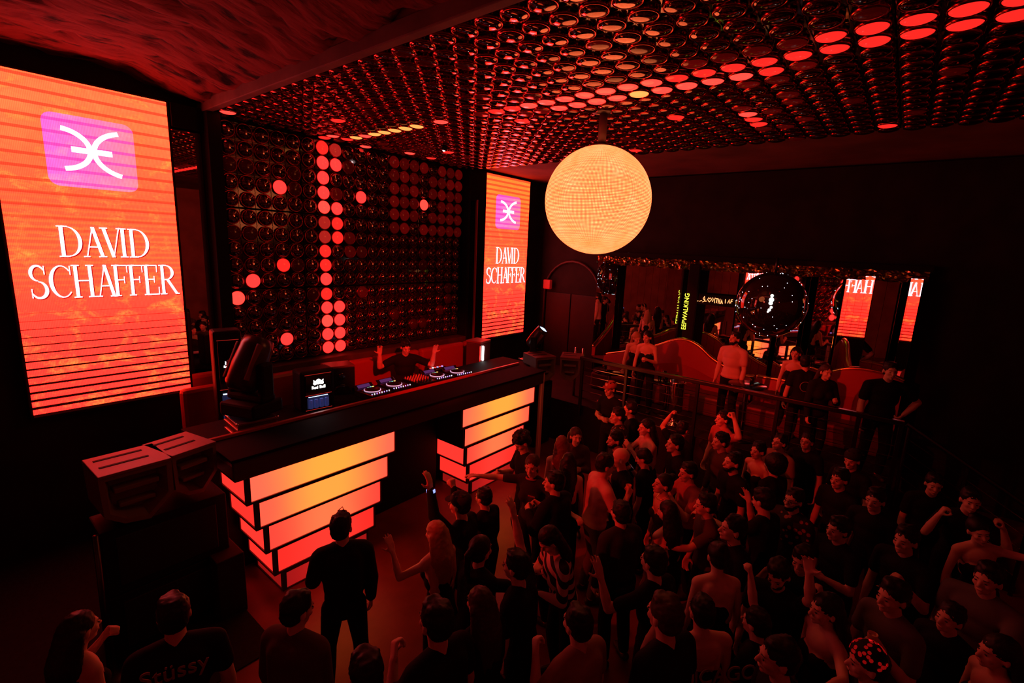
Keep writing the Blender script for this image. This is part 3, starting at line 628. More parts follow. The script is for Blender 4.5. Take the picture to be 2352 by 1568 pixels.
fridge(2.93, 5.46, 1.50, .215, .12, .50, -.10, 'black drinks cooler with a glowing white logo on the booth beside the moving light')
fridge(2.22, 6.14, 1.30, .15, .12, 1.16, -.2, 'tall dark drinks cooler with white glowing logo against the wall by the left screen', glow=False)
t = thing('monitor_speaker', 'black dj monitor speaker right of the glowing cooler', 'speaker', (3.50, 5.86, 1.30), -.25)
MB().bbox((-.19, -.15, 0), (.19, .15, .56), .02).build('cabinet', M_black, t, local=True)
MB().bbox((-.19, -.15, .555), (.19, .15, .585), .01).build('top_panel', M_trimred, t, local=True)
mb = MB(); mb.smooth = True; mb.lathe([(.13, 0), (.125, .012), (.05, -.03), (0, -.035)], 24, Matrix.Translation((0, -.155, .2)) @ Matrix.Rotation(R(90), 4, 'X')); mb.build('woofer', M_blackg, t, local=True)
mb = MB(); mb.smooth = True; mb.lathe([(.05, 0), (.048, .008), (0, -.01)], 20, Matrix.Translation((0, -.155, .44)) @ Matrix.Rotation(R(90), 4, 'X')); mb.build('tweeter', M_blackg, t, local=True)
t = thing('light_tube_box', 'dark red box with a bright white vertical tube under the right screen', 'lamp', (6.42, 5.95, 1.10), .15)
MB().bbox((-.17, -.16, 0), (.17, .16, .72), .02).build('housing', mat('box_red', (.12, .03, .03), .4), t, local=True)
MB().bbox((-.175, -.165, .72), (.175, .165, .755), .008).build('lid', mat('lid_red', (.3, .07, .06), .4), t, local=True)
mb = MB(); mb.smooth = True; mb.caps_((-.10, -.172, .42), (-.10, -.172, .66), .018, .018); mb.build('tube', M_white_em, t, local=True)
MB().box((-.19, -.163, .40), (-.165, -.155, .68)).build('edge_light', mat('edge_red', (1, .1, .1), .4, emit=(1, .02, .01), es=.6, sample='NONE'), t, local=True)
struct('dj_platform', MB().box((1.2, 5.75, 0), (7.25, 6.78, .43)), MATS['platform_paint'])

# red banquette seats along the stage wall
def banquette(x0, x1, y, z, h, lab, depth=.5, m=M_sofa):
    t = thing('banquette', lab, 'sofa', ((x0 + x1) / 2, y, z), 0, None); w_ = (x1 - x0) / 2
    MB().bbox((-w_, depth * .0, 0), (w_, depth, .42), .03).build('seat', m, t, local=True)
    o = MB().bbox((-w_, depth - .12, .40), (w_, depth + .02, h), .05).build('backrest', m, t, local=True); return t
for x0, x1, lab in ((1.86, 2.62, 'red leather banquette behind the big moving light'), (2.66, 4.12, 'red leather banquette behind the cooler and the monitor speaker'),
                    (4.16, 5.58, 'red leather banquette directly behind the person at the decks'), (5.62, 6.72, 'red leather banquette between the decks and the white tube'), (6.76, 7.24, 'red leather banquette below the gap left of the right screen')):
    banquette(x0, x1, 6.34, .43, 1.24, lab, .38)
# ---------------------------------------------------------------- horn loaded loudspeakers
def horn_speaker(lab, loc, rz, wd, hs, top_m=None, tilt=0, depth=.45, grp=None, flip=1, low=.45):
    """truncated box: flat top, cut lower corners, stepped horn mouth in front (-y)"""
    t = thing('horn_speaker', lab, 'speaker', loc, rz, grp); w2 = wd / 2
    prof = [(-w2, 0), (w2, 0), (w2 * .98, -hs * .62), (w2 * .25 * flip, -hs), (-w2 * .45, -hs * .93), (-w2 * .95, -hs * .72)] if flip > 0 else [(-w2, 0), (w2, 0), (w2 * .95, -hs * .72), (w2 * .45, -hs * .93), (-w2 * .25, -hs), (-w2 * .98, -hs * .62)]
    n = len(prof); vs = []; fr = .84
    def ring(sc, y, dz=0): return [(x * sc, y, (z + hs * .45) * sc - hs * .45 + dz) for x, z in prof]
    vs = ring(1, depth) + ring(1, 0) + ring(fr, 0) + ring(.66, .12, .01) 
    fs = [tuple(range(n))] + [(i + n * k, (i + 1) % n + n * k, (i + 1) % n + n * (k + 1), i + n * (k + 1)) for k in range(3) for i in range(n)] + [tuple(3 * n + i for i in range(n - 1, -1, -1))]
    MB().add([V(p) for p in vs], fs).build('cabinet', M_grille, t, local=True)
    MB().bbox((-w2 * .62, .02, -hs * .36), (w2 * .62, .13, -hs * .27), .008).bbox((-w2 * .5, .04, -hs * .66), (w2 * .5, .13, -hs * .58), .008).build('horn_vane', M_grille, t, local=True)
    MB().bbox((-w2 * 1.0, -.01, 0), (w2 * 1.0, depth, .022), .005).build('top_panel', top_m or mat('speaker_top', (.22, .05, .045), .5), t, local=True)
    mb = MB()
    for q in (0, 1): mb.bbox((-w2 * .8, depth * (.35 + .38 * q), .02), (w2 * .55, depth * (.42 + .38 * q), .026), .002)
    mb.build('slot', M_black, t, local=True)
    return t
horn_speaker('large horn loudspeaker with cut corners, outer one at the far left', (.93, 4.58, 1.66), R(2), .49, .46, grp=None)
horn_speaker('large horn loudspeaker with cut corners, inner one beside the booth', (1.37, 4.66, 1.66), R(13), .38, .42, grp=None)
horn_speaker('horn loudspeaker nearest the right end of the booth', (6.86, 4.72, 1.66), R(-22), .42, .44, flip=-1)
horn_speaker('horn loudspeaker at the corner of the balcony railing', (7.15, 4.40, 1.66), R(-62), .36, .42)
for loc, lab in (((1.12, 4.90, 0), 'tall black subwoofer stack under the left horn loudspeakers'), ((6.93, 4.86, 0), 'black subwoofer stack under the right horn loudspeakers')):
    t = thing('subwoofer_stack', lab, 'subwoofer', loc)
    wd = .46 if loc[0] < 3 else .24; yy = -.28 if loc[0] < 3 else -.1
    for k in range(2):
        MB().bbox((-wd, yy, .01 + k * .59), (wd, .1, .595 + k * .59), .012).build('cabinet', M_black, t, local=True)
        mb = MB(); mb.bbox((-wd * .8, yy - .006, .08 + k * .59), (wd * .8, yy + .01, .52 + k * .59), .01); mb.build('grille', mat('grille_mesh', (.02, .018, .018), .6, .3), t, local=True)
mb = MB(); mb.smooth = True; mb.tube([(.60, 4.5, 0), (.62, 4.5, 1.25)], .02, 10); mb.lathe([(0, 0), (.16, 0), (.16, .015), (0, .03)], 16, Matrix.Translation((.60, 4.5, 0)))
tag(mb.build('speaker_pole', M_metal), 'thin steel pole at the outer side of the left loudspeakers', 'pole')
t = thing('stage_block', 'low dark block at the foot of the booth left corner', 'block', (1.52, 4.75, 0)); MB().bbox((-.12, -.3, 0), (.12, .25, .62), .01).build('block_body', MATS['platform_paint'], t, local=True)

# ---------------------------------------------------------------- folded mirror wall over the balcony
cam_p = V((0, 0, 3.55)); MX = 9.6
FAC = [(5.17, 4.59, (8.35, 1.577, 2.8)), (4.59, 3.69, (-3.4, 0, 3)), (3.69, 3.12, (-1, -5, 3)), (3.12, 2.41, (-1.5, 5.5, 3)), (2.41, 1.72, (1.1, 7, 3)),
       (1.72, 1.32, (3.0, 7, 3)), (1.32, .80, (4.6, 7, 3)), (.80, .37, (8.3, 7, 3)), (.37, .07, (-3, -4, 3)), (.07, -.20, (8.35, 7, 3))]
mw = thing('mirror_wall', 'folded wall of tall mirror panels behind the balcony sofas', 'mirror', (MX, 2.5, .80))
for k, (ya, yb, T) in enumerate(FAC):
    c = V((MX - (.15, 0, 0, 0, 0, 0, -.05, .18, .2, .30)[k], (ya + yb) / 2, 0)); ci = (cam_p - c); ci.z = 0; ti = (V(T) - c); ti.z = 0; n = (ci.normalized() + ti.normalized()).normalized()
    if n.x > -.55: n = V((-.55, n.y / abs(n.y) * .835, 0))
    tx = V((-n.y, n.x, 0)); W = abs(ya - yb) / abs(n.x) if abs(n.x) > .2 else abs(ya - yb); W = min(W, abs(ya - yb) * 1.25)
    M_ = frame3((c.x, c.y, 0), tx, -n, (0, 0, 1)); mb = MB(); ns = max(2, int(W / .13)); rr = random.Random(k)
    for q in range(ns):
        u0 = -W / 2 + W * q / ns + .002; u1 = -W / 2 + W * (q + 1) / ns - .002; dd = rr.uniform(-.0006, .0006)
        mb.box((u0, 0, 1.3), (u1, .012, 3.36), M_ @ Matrix.Translation((0, 0, 0)) @ Matrix.Rotation(dd, 4, 'Z'))
    mb.build('mirror_panel', M_mirror, mw)
struct('trim_7', MB().bbox((9.42, -.25, 1.2), (9.9, 5.22, 1.30), .01), M_trimred)
# crumpled gold foil valance
mb = MB(); mb.smooth = False; nx, nz = 150, 7; rr = random.Random(11); vs = []
for i in range(nx + 1):
    for j in range(nz + 1):
        y = 5.25 - 5.5 * i / nx; z = 3.46 - .17 * j / nz - .03 * noise.noise(V((i * .22, 4, 1))) * (j / nz)
        vs.append((9.38 + .07 * noise.noise(V((i * .35, j * .9, 2))) + rr.uniform(-.012, .012) - .03 * j / nz, y, z + rr.uniform(-.008, .008)))
fs = [(i * (nz + 1) + j, (i + 1) * (nz + 1) + j, (i + 1) * (nz + 1) + j + 1, i * (nz + 1) + j + 1) for i in range(nx) for j in range(nz)]
n0 = len(vs); vs += [(9.5, y_, z_) for (x_, y_, z_) in vs]; fs += [tuple(n0 + q for q in f[::-1]) for f in fs]
mb.add(vs, fs); tag(mb.build('foil_valance', mat('gold_foil', (.42, .36, .13), .2, 1)), 'crumpled gold foil valance along the top of the mirror wall', 'valance')
struct('trim_8', MB().bbox((9.40, -.30, 3.44), (9.9, 5.3, 3.56), .02), M_black)
# slim pillar with the yellow running text
t = thing('led_sign', 'slim dark pillar with yellow-green upright running text before the mirrors', 'led sign', (9.30, 3.12, .80))
MB().bbox((-.03, -.10, 0), (.03, .10, 2.6), .01).build('pillar', M_black, t, local=True)
M_yt = mat('sign_yellow', (.8, 1, .2), .5, emit=(1.1, 1.25, .08), es=1.4)
Mt = frame3((9.262, 3.16, 2.49), V((.0, .0, 1)), V((.0, 1, 0)), V((-1, 0, 0)))
text_mesh('sign_text', 'EEPWALKING', .122, M_yt, t, Mt, .002, .95)
# neon script on the back of the bar niche
t = thing('neon_sign', 'small warm neon lettering shining in the mirror wall left of the globe', 'neon sign', (9.36, 2.72, 2.75), 0)
mb = MB(); mb.smooth = True
def ns(pts): mb.tube([(0, -a * .052, b * .052) for a, b in pts], .0055, 6)
ns([(-6.2, -.9), (-5.6, -.8)]); ns([(-5.2, -.9), (-4.4, -.5)]); ns([(-4.1, -1), (-3.2, -.6), (-3.6, 1.1), (-4, .2), (-3, -.7), (-2.6, -.5)])
ns([(-1.7, -.8), (-2.4, .1), (-2.0, .8), (-1.7, .3), (-1.4, .8), (-1, .1), (-1.7, -.8)]); ns([(-.7, .9), (-.4, .1), (-.7, -.6)])
ns([(.2, .9), (0, 0), (.2, -1)]); ns([(.4, .7), (1.3, .7)]); ns([(.9, .7), (.8, -.9)]); ns([(1.4, .6), (1.4, -1)]); ns([(1.4, -.1), (1.9, -.1)]); ns([(1.9, .7), (1.9, -1)]); ns([(2.3, -1), (2.5, .5), (2.9, -1)]); ns([(2.3, -.3), (2.8, -.4)])
ns([(3.7, .7), (3.8, -.7)]); ns([(4.6, -.6), (5.0, .8), (5.3, -.6)]); ns([(5.6, -.5), (5.7, .8), (6.2, .8)]); ns([(5.65, .2), (6.1, .2)])
mb.build('neon_tube', mat('neon_orange', (1, .6, .3), .4, emit=(1.6, .55, .2), es=1.6), t, local=True)
MB().bbox((.008, -.36, -.1), (.02, .36, .1), .003).build('backing_plate', M_black, t, local=True)

# black mirrored globe, its reflected white points modelled as glowing beads
GC = V((8.35, 1.577, 2.856)); GR = .50
t = thing('mirror_globe', 'large glossy black globe with modelled glowing white reflections before the mirror wall', 'globe', GC)
mb = MB(); mb.smooth = True; mb.ell((0, 0, 0), (GR, GR, GR), 64, 32); mb.build('globe_shell', mat('globe_black', (.012, .01, .012), .04, spec=.9, coat=.5), t, local=True)
mb = MB(); mb.smooth = True; rr = random.Random(5); tocam = (cam_p - GC).normalized()
for i in range(95):
    v = V((rr.gauss(0, 1), rr.gauss(0, 1), rr.gauss(0, 1))).normalized()
    mb.ell(v * (GR + .001), (.0042,) * 3, 8, 5)
o = mb.build('glint_beads', M_logo_glint, t, local=True); o['kind'] = 'stuff'
mb = MB(); mb.smooth = True; mb.tube([(0, 0, GR - .01), (0, 0, .72)], .02, 8); mb.build('hanger', M_metal, t, local=True)
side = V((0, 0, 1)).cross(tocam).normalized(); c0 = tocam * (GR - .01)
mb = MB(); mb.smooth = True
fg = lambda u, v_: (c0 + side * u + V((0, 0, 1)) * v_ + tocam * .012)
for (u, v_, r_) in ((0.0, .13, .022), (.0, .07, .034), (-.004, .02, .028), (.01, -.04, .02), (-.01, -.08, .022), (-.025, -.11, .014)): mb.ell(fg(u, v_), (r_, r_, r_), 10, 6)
mb.build('reflected_figure', mat('reflection_white', (1, 1, .95), .5, emit=(1, 1, .9), es=2.2), t, local=True)  # a reflection in the globe, modelled as glowing blobs

# ---------------------------------------------------------------- balcony furniture
def wave_back(lab, pts, thick=.10, base=.80, m=M_sofa):
    """curving sofa back: pts = [(y, top z)...] along the balcony at x=8.95, with brass piping along the crest"""
    t = thing('curved_sofa', lab, 'sofa', (8.95, sum(p[0] for p in pts) / len(pts), base)); n = 40
    def top(u):
        k = u * (len(pts) - 1); i = min(int(k), len(pts) - 2); f = k - i; f = f * f * (3 - 2 * f) if False else f
        p0, p1, p2, p3 = pts[max(i - 1, 0)], pts[i], pts[i + 1], pts[min(i + 2, len(pts) - 1)]
        return tuple(.5 * ((2 * p1[q]) + (-p0[q] + p2[q]) * f + (2 * p0[q] - 5 * p1[q] + 4 * p2[q] - p3[q]) * f * f + (-p0[q] + 3 * p1[q] - 3 * p2[q] + p3[q]) * f ** 3) for q in (0, 1))
    cr = [top(i / n) for i in range(n + 1)]; vs = []
    for y, z in cr:
        for x_, z_ in ((8.95, base + .30), (8.93, (z + base + .30) / 2), (8.98, z), (9.1, z), (9.1, base)): vs.append((x_, y, z_))
    fs = [(5 * i + j, 5 * i + (j + 1) % 5, 5 * i + 5 + (j + 1) % 5, 5 * i + 5 + j) for i in range(n) for j in range(5)] + [(4, 3, 2, 1, 0), tuple(5 * n + j for j in range(5))]
    mb = MB(); mb.smooth = False; mb.add(vs, fs); mb.build('backrest', m, t)
    mb = MB(); mb.smooth = True; mb.tube([(9.04, y, z + .02) for y, z in cr], .032, 10); mb.build('brass_piping', M_gold, t)
    ya, yb = max(c[0] for c in cr), min(c[0] for c in cr)
    MB().bbox((8.45, yb, base), (8.95, ya, base + .34), .04).build('seat', MATS['box_red'], t)
    return t
wave_back('curved red leather sofa with a high wave crest and brass piping behind two women', [(4.7, 1.40), (4.2, 1.55), (3.66, 1.74), (3.17, 1.96), (2.83, 1.90), (2.49, 1.67), (2.02, 1.50), (1.80, 1.50)])
wave_back('long low red sofa with brass piping behind the trio at the railing', [(1.76, 1.52), (1.47, 1.53), (1.08, 1.55), (.86, 1.62), (.75, 1.78)])
wave_back('rounded red sofa end at the right of the balcony', [(.72, 1.80), (.56, 1.88), (.42, 1.92), (.2, 1.93), (-.05, 1.90), (-.2, 1.85)])
def round_table(x, y, lab, r=.34, h=1.0):
    t = thing('bar_table', lab, 'table', (x, y, .80))
    mb = MB(); mb.smooth = True; mb.lathe([(0, h - .03), (r, h - .03), (r + .008, h - .02), (r + .008, h - .006), (r, h), (0, h)], 28); mb.build('tabletop', M_blackg, t, local=True)
    mb = MB(); mb.smooth = True; mb.lathe([(.0, .02), (.035, .02), (.035, h - .03)], 14); mb.build('pedestal', M_chrome, t, local=True)
    mb = MB(); mb.smooth = True; mb.lathe([(0, 0), (.2, 0), (.2, .015), (.04, .03), (0, .03)], 20); mb.build('foot_plate', M_metal, t, local=True)
    return t
round_table(8.05, 2.95, 'small round high table before the wave sofa with glasses on it', .32, .60)
round_table(7.75, 1.62, 'small round table at the elbow of the man in the pink tee', .26, .88)
round_table(7.9, 4.0, 'round table below the two women leaning on the railing', .3, .60)
def glass(x, y, z, lab, grp='glasses on the balcony tables', h=.12, r=.034):
    t = thing('drinking_glass', lab, 'glass', (x, y, z), 0, grp)
    mb = MB(); mb.smooth = True; mb.lathe([(0, .004), (r * .8, 0), (r, h), (r - .003, h), (r * .78, .008), (0, .01)], 16); mb.build('tumbler', mat('clear_glass', (.9, .9, .9), .03, trans=1), t, local=True)
    mb = MB(); mb.smooth = True; mb.lathe([(0, .011), (r * .76, .011), (r * .92, h * .6), (0, h * .6)], 16); mb.build('drink', mat('amber_drink', (.6, .3, .1), .1, trans=.6), t, local=True)
    return t
for i, (dx, dy) in enumerate(((-.12, .1), (.05, -.12), (.14, .12), (-.02, .02))): glass(8.05 + dx, 2.95 + dy, 1.40, 'tumbler with a drink on the table before the wave sofa')
glass(7.72, 1.56, 1.68, 'tumbler at the edge of the table beside the pink tee')
glass(7.82, 4.05, 1.40, 'tumbler on the table near the two women')
t = thing('champagne_stand', 'polished steel ice bucket stand behind the railing', 'ice bucket', (7.60, 2.62, .80))
mb = MB(); mb.smooth = True; mb.lathe([(0, 0), (.13, 0), (.13, .02), (.05, .05), (.05, .2), (.115, .24), (.125, .72), (.13, .74), (.12, .74), (.11, .28), (0, .26)], 28); mb.build('bucket', M_chrome, t, local=True)
t = thing('steel_column', 'pair of red-lit polished posts at the left end of the balcony', 'post', (7.75, 4.55, .80))
for dy in (-.06, .1):
    mb = MB(); mb.smooth = True; mb.tube([(0, dy, 0), (0, dy, .95)], .03, 12); mb.build('post', M_chrome, t, local=True)
t = thing('wall_lantern', 'small dim red lantern on the dark far wall above the corner door', 'lamp', (9.5, 6.62, 2.62))
MB().bbox((-.05, -.10, 0), (.05, .10, .22), .02).build('lantern_body', mat('lantern_red', (.5, .06, .05), .4, emit=(.5, .01, .01), es=.22, sample='NONE'), t, local=True)
t = thing('spotlight', 'small white spotlight at the ceiling in front of the lamp wall', 'spotlight', (5.30, 5.75, 4.96))
mb = MB(); mb.smooth = True; mb.lathe([(0, .07), (.035, .07), (.045, .0), (.03, .0)], 16, Matrix.Rotation(R(25), 4, 'X')); mb.build('can', M_black, t, local=True)
mb = MB(); mb.smooth = True; mb.ell((0, 0, 0), (.02, .02, .02), 10, 6); mb.build('bulb', mat('bulb_hot', (1, 1, 1), .5, emit=(1, .6, .6), es=30), t, local=True)
for i, (x_, y_, z_) in enumerate(((-1.5, -.6, 4.65), (.2, -1.9, 4.75), (2.1, -2.8, 4.75))):  # added unseen lamps that put pinpoint highlights on the lens domes
    t = thing('glint_lamp', ('first', 'middle', 'last')[i] + ' of three added red highlight lamps, unseen under the ceiling behind the viewer', 'stage light', (x_, y_, z_)); q = (V((4.8, 6.5, 3)) - V((x_, y_, z_))).to_track_quat('-Z', 'Y').to_matrix().to_4x4()
    mb = MB(); mb.smooth = True; mb.lathe([(0, .2), (.09, .2), (.115, .14), (.115, .0), (.1, 0), (.1, .02)], 20, q); mb.build('can', M_black, t, local=True)
    mb = MB(); mb.smooth = True; mb.lathe([(.045, .02), (0, .02)], 20, q); mb.build('lens', mat('glint_lens', (1, .3, .3), .3, emit=(1, .09, .08), es=90), t, local=True)
# can bodies added around the unseen red spots
for (n, l, tg, e_, a_) in SPOTS:
    lab = {'booth_fill': 'black par can under the rough ceiling aimed at the booth', 'floor_fill': 'black par can left of the stage aimed at the crowd', 'balcony_fill': 'black par can left of the room aimed at the balcony'}[n]
    t = thing('fill_can', lab, 'stage light', l); q = (V(tg) - V(l)).to_track_quat('-Z', 'Y').to_matrix().to_4x4()
    mb = MB(); mb.smooth = True; mb.lathe([(0, .24), (.07, .24), (.09, .18), (.09, .06), (.085, .06), (.06, .16), (0, .17)], 18, q); mb.build('can', M_black, t, local=True)
    MB().bbox((-.1, -.01, .0), (-.09, .01, .5), .002).bbox((.09, -.01, 0), (.1, .01, .5), .002).build('bracket', M_black, t, local=True)

# the room and its fittings go from survey units to metres
for o in list(COL.objects):
    if o.parent is None and o.type != 'CAMERA':
        o.location = o.location * K
        if o.type != 'LIGHT': o.scale = (K, K, K)

# ---------------------------------------------------------------- people
SK = [mat('skin_%d' % i, c, .55, spec=.35) for i, c in enumerate(((.72, .45, .34), (.55, .32, .22), (.35, .19, .12)))]
HAIR = {k: mat('hair_' + k, c, .5, spec=.35) for k, c in {'black': (.008, .006, .005), 'brown': (.05, .025, .015), 'blonde': (.42, .26, .13), 'auburn': (.16, .05, .025)}.items()}
CL = {}
def cloth(k):
    cols = {'black': (.010, .009, .010), 'charcoal': (.03, .026, .03), 'pink': (.80, .48, .42), 'red': (.50, .12, .10), 'tan': (.36, .22, .16), 'brown': (.10, .055, .04), 'denim': (.05, .07, .14), 'white': (.75, .7, .68), 'navy': (.012, .016, .05), 'grey': (.14, .12, .12)}
    if k not in CL:
        if k == 'floral':
            m = mat('cloth_floral', (.02, .01, .01), .8); e = NB(m); vec, x, y, z = e.coords(); d = e.craters(vec, 16)
            e.L.new(e.mix(e.op('LESS_THAN', d, .33), (.015, .01, .01), (.45, .16, .12)), e.b.inputs['Base Color']); CL[k] = m
        elif k == 'stripes':
            m = mat('cloth_stripes', (.02, .01, .01), .8); e = NB(m); vec, x, y, z = e.coords()
            e.L.new(e.mix(e.op('LESS_THAN', e.op('FRACT', e.op('MULTIPLY', e.op('ADD', z, e.op('MULTIPLY', y, .8)), 9.0)), .5), (.012, .01, .01), (.75, .6, .55)), e.b.inputs['Base Color']); CL[k] = m
        else:
            CL[k] = noisy('cloth_' + k, tuple(c * .85 for c in cols[k]), cols[k], 5, .85, .15, spec=.2)
    return CL[k]
M_eye = mat('eye_dark', (.01, .008, .008), .2); M_shoe = mat('shoe', (.03, .025, .025), .5); M_lip = mat('lip', (.45, .14, .12), .5)
BAKE = []
def finish(mb, name, m, parent, vox, sm=4, fac=.5):
    o = mb.build(name, m, parent, local=True)
    r = o.modifiers.new('r', 'REMESH'); r.mode = 'VOXEL'; r.voxel_size = vox; r.use_smooth_shade = True
    if sm: s = o.modifiers.new('s', 'SMOOTH'); s.iterations = sm; s.factor = fac
    BAKE.append(o); return o
# arm poses: (upper arm dir, forearm dir, palm normal, finger curl) as forward, outward, up
ARM = {
    'down': ((.05, .16, -1), (.28, .02, -1), (0, -1, 0), .35), 'chest': ((.35, .18, -.9), (.75, -.5, .45), (0, -.9, -.2), .7),
    'drink': ((.45, .30, -.85), (.50, -.42, .85), (0, -1, .1), .75), 'up': ((.45, .35, .8), (.12, -.08, 1), (1, 0, 0), .1),
    'fistup': ((.55, .35, .55), (.10, -.05, 1), (1, -.2, 0), 1.0), 'dj': ((.42, .78, -.22), (.15, .05, 1), (1, 0, .05), .05),
    'flex': ((.25, .9, .42), (.05, -.45, .9), (.3, -.9, 0), .9), 'fwd': ((.9, .25, -.35), (1, .05, .15), (0, -.3, -1), .3),
    'hip': ((-.15, .75, -.65), (.35, -.65, -.7), (-.3, -.8, 0), .6), 'clap': ((.60, .25, -.6), (.45, -.42, .8), (0, -1, 0), .1),
    'side': ((.25, .85, -.55), (.45, .8, .15), (0, 0, -1), .3), 'lean': ((.35, .15, -.95), (.25, .05, -1), (-1, 0, 0), .5),
    'face': ((.55, .45, -.5), (-.05, -.35, 1), (0, -1, 0), .8), 'point': ((.6, .4, .1), (.35, -.1, 1), (1, 0, 0), .8), 'cross': ((.25, .22, -.95), (.45, -.95, .12), (-1, 0, 0), .6),
    'palm': ((.50, .35, -.35), (.2, .1, 1), (1, 0, 0), .05), 'out': ((.5, .8, .1), (.8, .5, .35), (0, 0, -1), .15)}
UP, FO = .285, .255
def hand(mb, W, d, nrm, curl, sd, s=1.0):
    """palm and five separate fingers, thumb leaving the side of the palm near its base"""
    d = d.normalized(); nrm = (nrm - d * nrm.dot(d)).normalized(); t = d.cross(nrm) * sd  # thumb side
    P = lambda a, b, c: W + (d * a + t * b + nrm * c) * s
    for b in (-.026, -.009, .009, .026): mb.caps_(P(.0, b * .8, 0), P(.080, b * 1.15, 0), .0145 * s, .0125 * s, 8)
    L = [.032, .036, .034, .027]; off = [.031, .011, -.011, -.030]
    for i in range(4):
        p = P(.085, off[i], .002); ang = 0; spread = (off[i] * 4.2) * (1 - curl)
        for k in range(3):
            ang += (curl * (1.45, 1.5, .9)[k] + .09); dr = (d * cos(ang) + nrm * sin(ang) + t * spread).normalized()
            ln = L[i] * (1.15, .85, .65)[k] * s; q = p + dr * ln; mb.caps_(p, q, (.0098 - .0010 * k) * s, (.0092 - .0010 * k) * s, 8); p = q
    p = P(.022, .026, .006); dr = (d * .55 + t * (.95 - .5 * curl) + nrm * (.25 + .7 * curl)).normalized()
    q = p + dr * .045 * s; mb.caps_(p, q, .0135 * s, .0115 * s, 8); dr2 = (dr + d * .5 - t * curl * .8 + nrm * .2 * curl).normalized(); mb.caps_(q, q + dr2 * .033 * s, .0112 * s, .009 * s, 8)
    return W + (d * .075 + nrm * .03) * s
def person(lab, x, y, z, h, yaw, L='down', Rr='down', hair='short', hc='black', top='tee', tc='black', bc='black', lean=6, hyaw=0, hpitch=0, female=False, skin=0, vox=.0095, grp=None, extra=(), legs=0, roll=0, build=1.0):
    """x, y: where the feet stand; z: floor height; yaw in degrees (0 = +x, 90 = towards the stage wall)"""
    s = h / 1.75; rr = random.Random(lab); t = thing('person', lab, 'person', (x, y, z), R(yaw), grp)
    fw = (.90 if female else 1.0) * build; dp = build
    hipz = .93 * s; Bend = Matrix.Translation((0, 0, hipz)) @ Matrix.Rotation(R(lean), 4, 'Y') @ Matrix.Rotation(R(roll), 4, 'X') @ Matrix.Translation((0, 0, -hipz))
    B = lambda a, b, c: Bend @ V((a * s, b * s, c * s))
    body, shirt, pants = MB(), MB(), MB(); bare = top in ('bare', 'crop')
    def tor(mb, infl, hem):
        for c, r_ in (((0, 0, 1.07), (.098 * dp, .130 * fw, .15)), ((.005, 0, 1.22), (.108 * dp, .150 * fw, .15)), ((.0, 0, 1.33), (.108 * dp, .165 * fw, .12))):
            mb.ell((0, 0, 0), tuple((q + infl) * s for q in r_), 18, 12, Bend @ Matrix.Translation(V(c) * s))
        if female:
            for q in (-1, 1): mb.ell((0, 0, 0), tuple((q2 + infl) * s for q2 in (.058, .06, .062)), 12, 8, Bend @ Matrix.Translation(V((.082, q * .07, 1.24)) * s))
        for q in (-1, 1):
            mb.caps_(B(-.01, q * .03, 1.435), B(0, q * .165 * fw, 1.395), (.052 + infl * .8) * s, (.052 + infl) * s)
            mb.caps_(B(-.035, q * .07, 1.36), B(-.03, q * .075, 1.12), (.075 + infl) * s, (.06 + infl) * s)
    tor(body, 0, 0)
    body.ell((0, 0, 0), (.108 * s * dp, (.158 if female else .155) * s * fw, .115 * s), 18, 12, Matrix.Translation((0, 0, .945 * s)))
    body.caps_(B(-.012, 0, 1.43), B(.012, 0, 1.55), (.050 if female else .057) * s, (.048 if female else .054) * s)
    # head
    HM = Bend @ Matrix.Translation(V((.015, 0, 1.615)) * s) @ Matrix.Rotation(R(hyaw), 4, 'Z') @ Matrix.Rotation(R(hpitch - lean * .7), 4, 'Y') @ Matrix.Diagonal((s, s, s, 1))
    hE = lambda mb, c, r_, n=14, m=10: mb.ell(c, r_, n, m, HM)
    hE(body, (-.012, 0, .028), (.098, .077, .096), 20, 14); hE(body, (.028, 0, -.018), (.066, .060, .085)); hE(body, (.040, 0, -.072), (.047, .046, .036)); hE(body, (.074, 0, -.094), (.017, .019, .015))
    hE(body, (.080, 0, .026), (.016, .048, .012))
    for q in (-1, 1): hE(body, (.060, q * .038, -.025), (.027, .022, .024)); hE(body, (-.008, q * .079, -.012), (.019, .010, .031), 10, 8)
    P = lambda a, b, c: HM @ V((a, b, c))
    body.caps_(P(.088, 0, .012), P(.112, 0, -.028), .010 * s, .0145 * s, 10); hE(body, (.089, 0, -.060), (.011, .023, .009), 10, 8)
    # arms
    out = {}
    for q, pose in ((1, L), (-1, Rr)):
        u, f, n, cu = ARM[pose] if isinstance(pose, str) else pose
        u = V((u[0], u[1] * q, u[2])).normalized(); f = V((f[0], f[1] * q, f[2])).normalized(); n = V((n[0], n[1] * q, n[2]))
        jit = V((rr.uniform(-.06, .06), rr.uniform(-.06, .06), rr.uniform(-.05, .05))); u = (u + jit).normalized(); f = (f + jit * .5).normalized()
        Rt = Bend.to_3x3(); 
        if pose in ('down', 'lean', 'hip'): Rt = Matrix.Rotation(R(lean * .4), 3, 'Y')
        u, f, n = Rt @ u, Rt @ f, Rt @ n
        S0 = B(0, q * .178 * fw, 1.385); E_ = S0 + u * UP * s; W = E_ + f * FO * s; fa = .90 if female else 1.0 * build
        body.ell((0, 0, 0), (.056 * s * fa, .054 * s * fa, .058 * s), 12, 8, Matrix.Translation(S0))
        body.caps_(S0, E_, .049 * s * fa, .037 * s * fa); body.caps_(E_, E_.lerp(W, .42), .038 * s * fa, .041 * s * fa); body.caps_(E_.lerp(W, .35), W, .040 * s * fa, .0255 * s * fa)
        out[q] = (hand(body, W, f, n, cu, q, s * (.93 if female else 1.02)), f, n, W, E_)
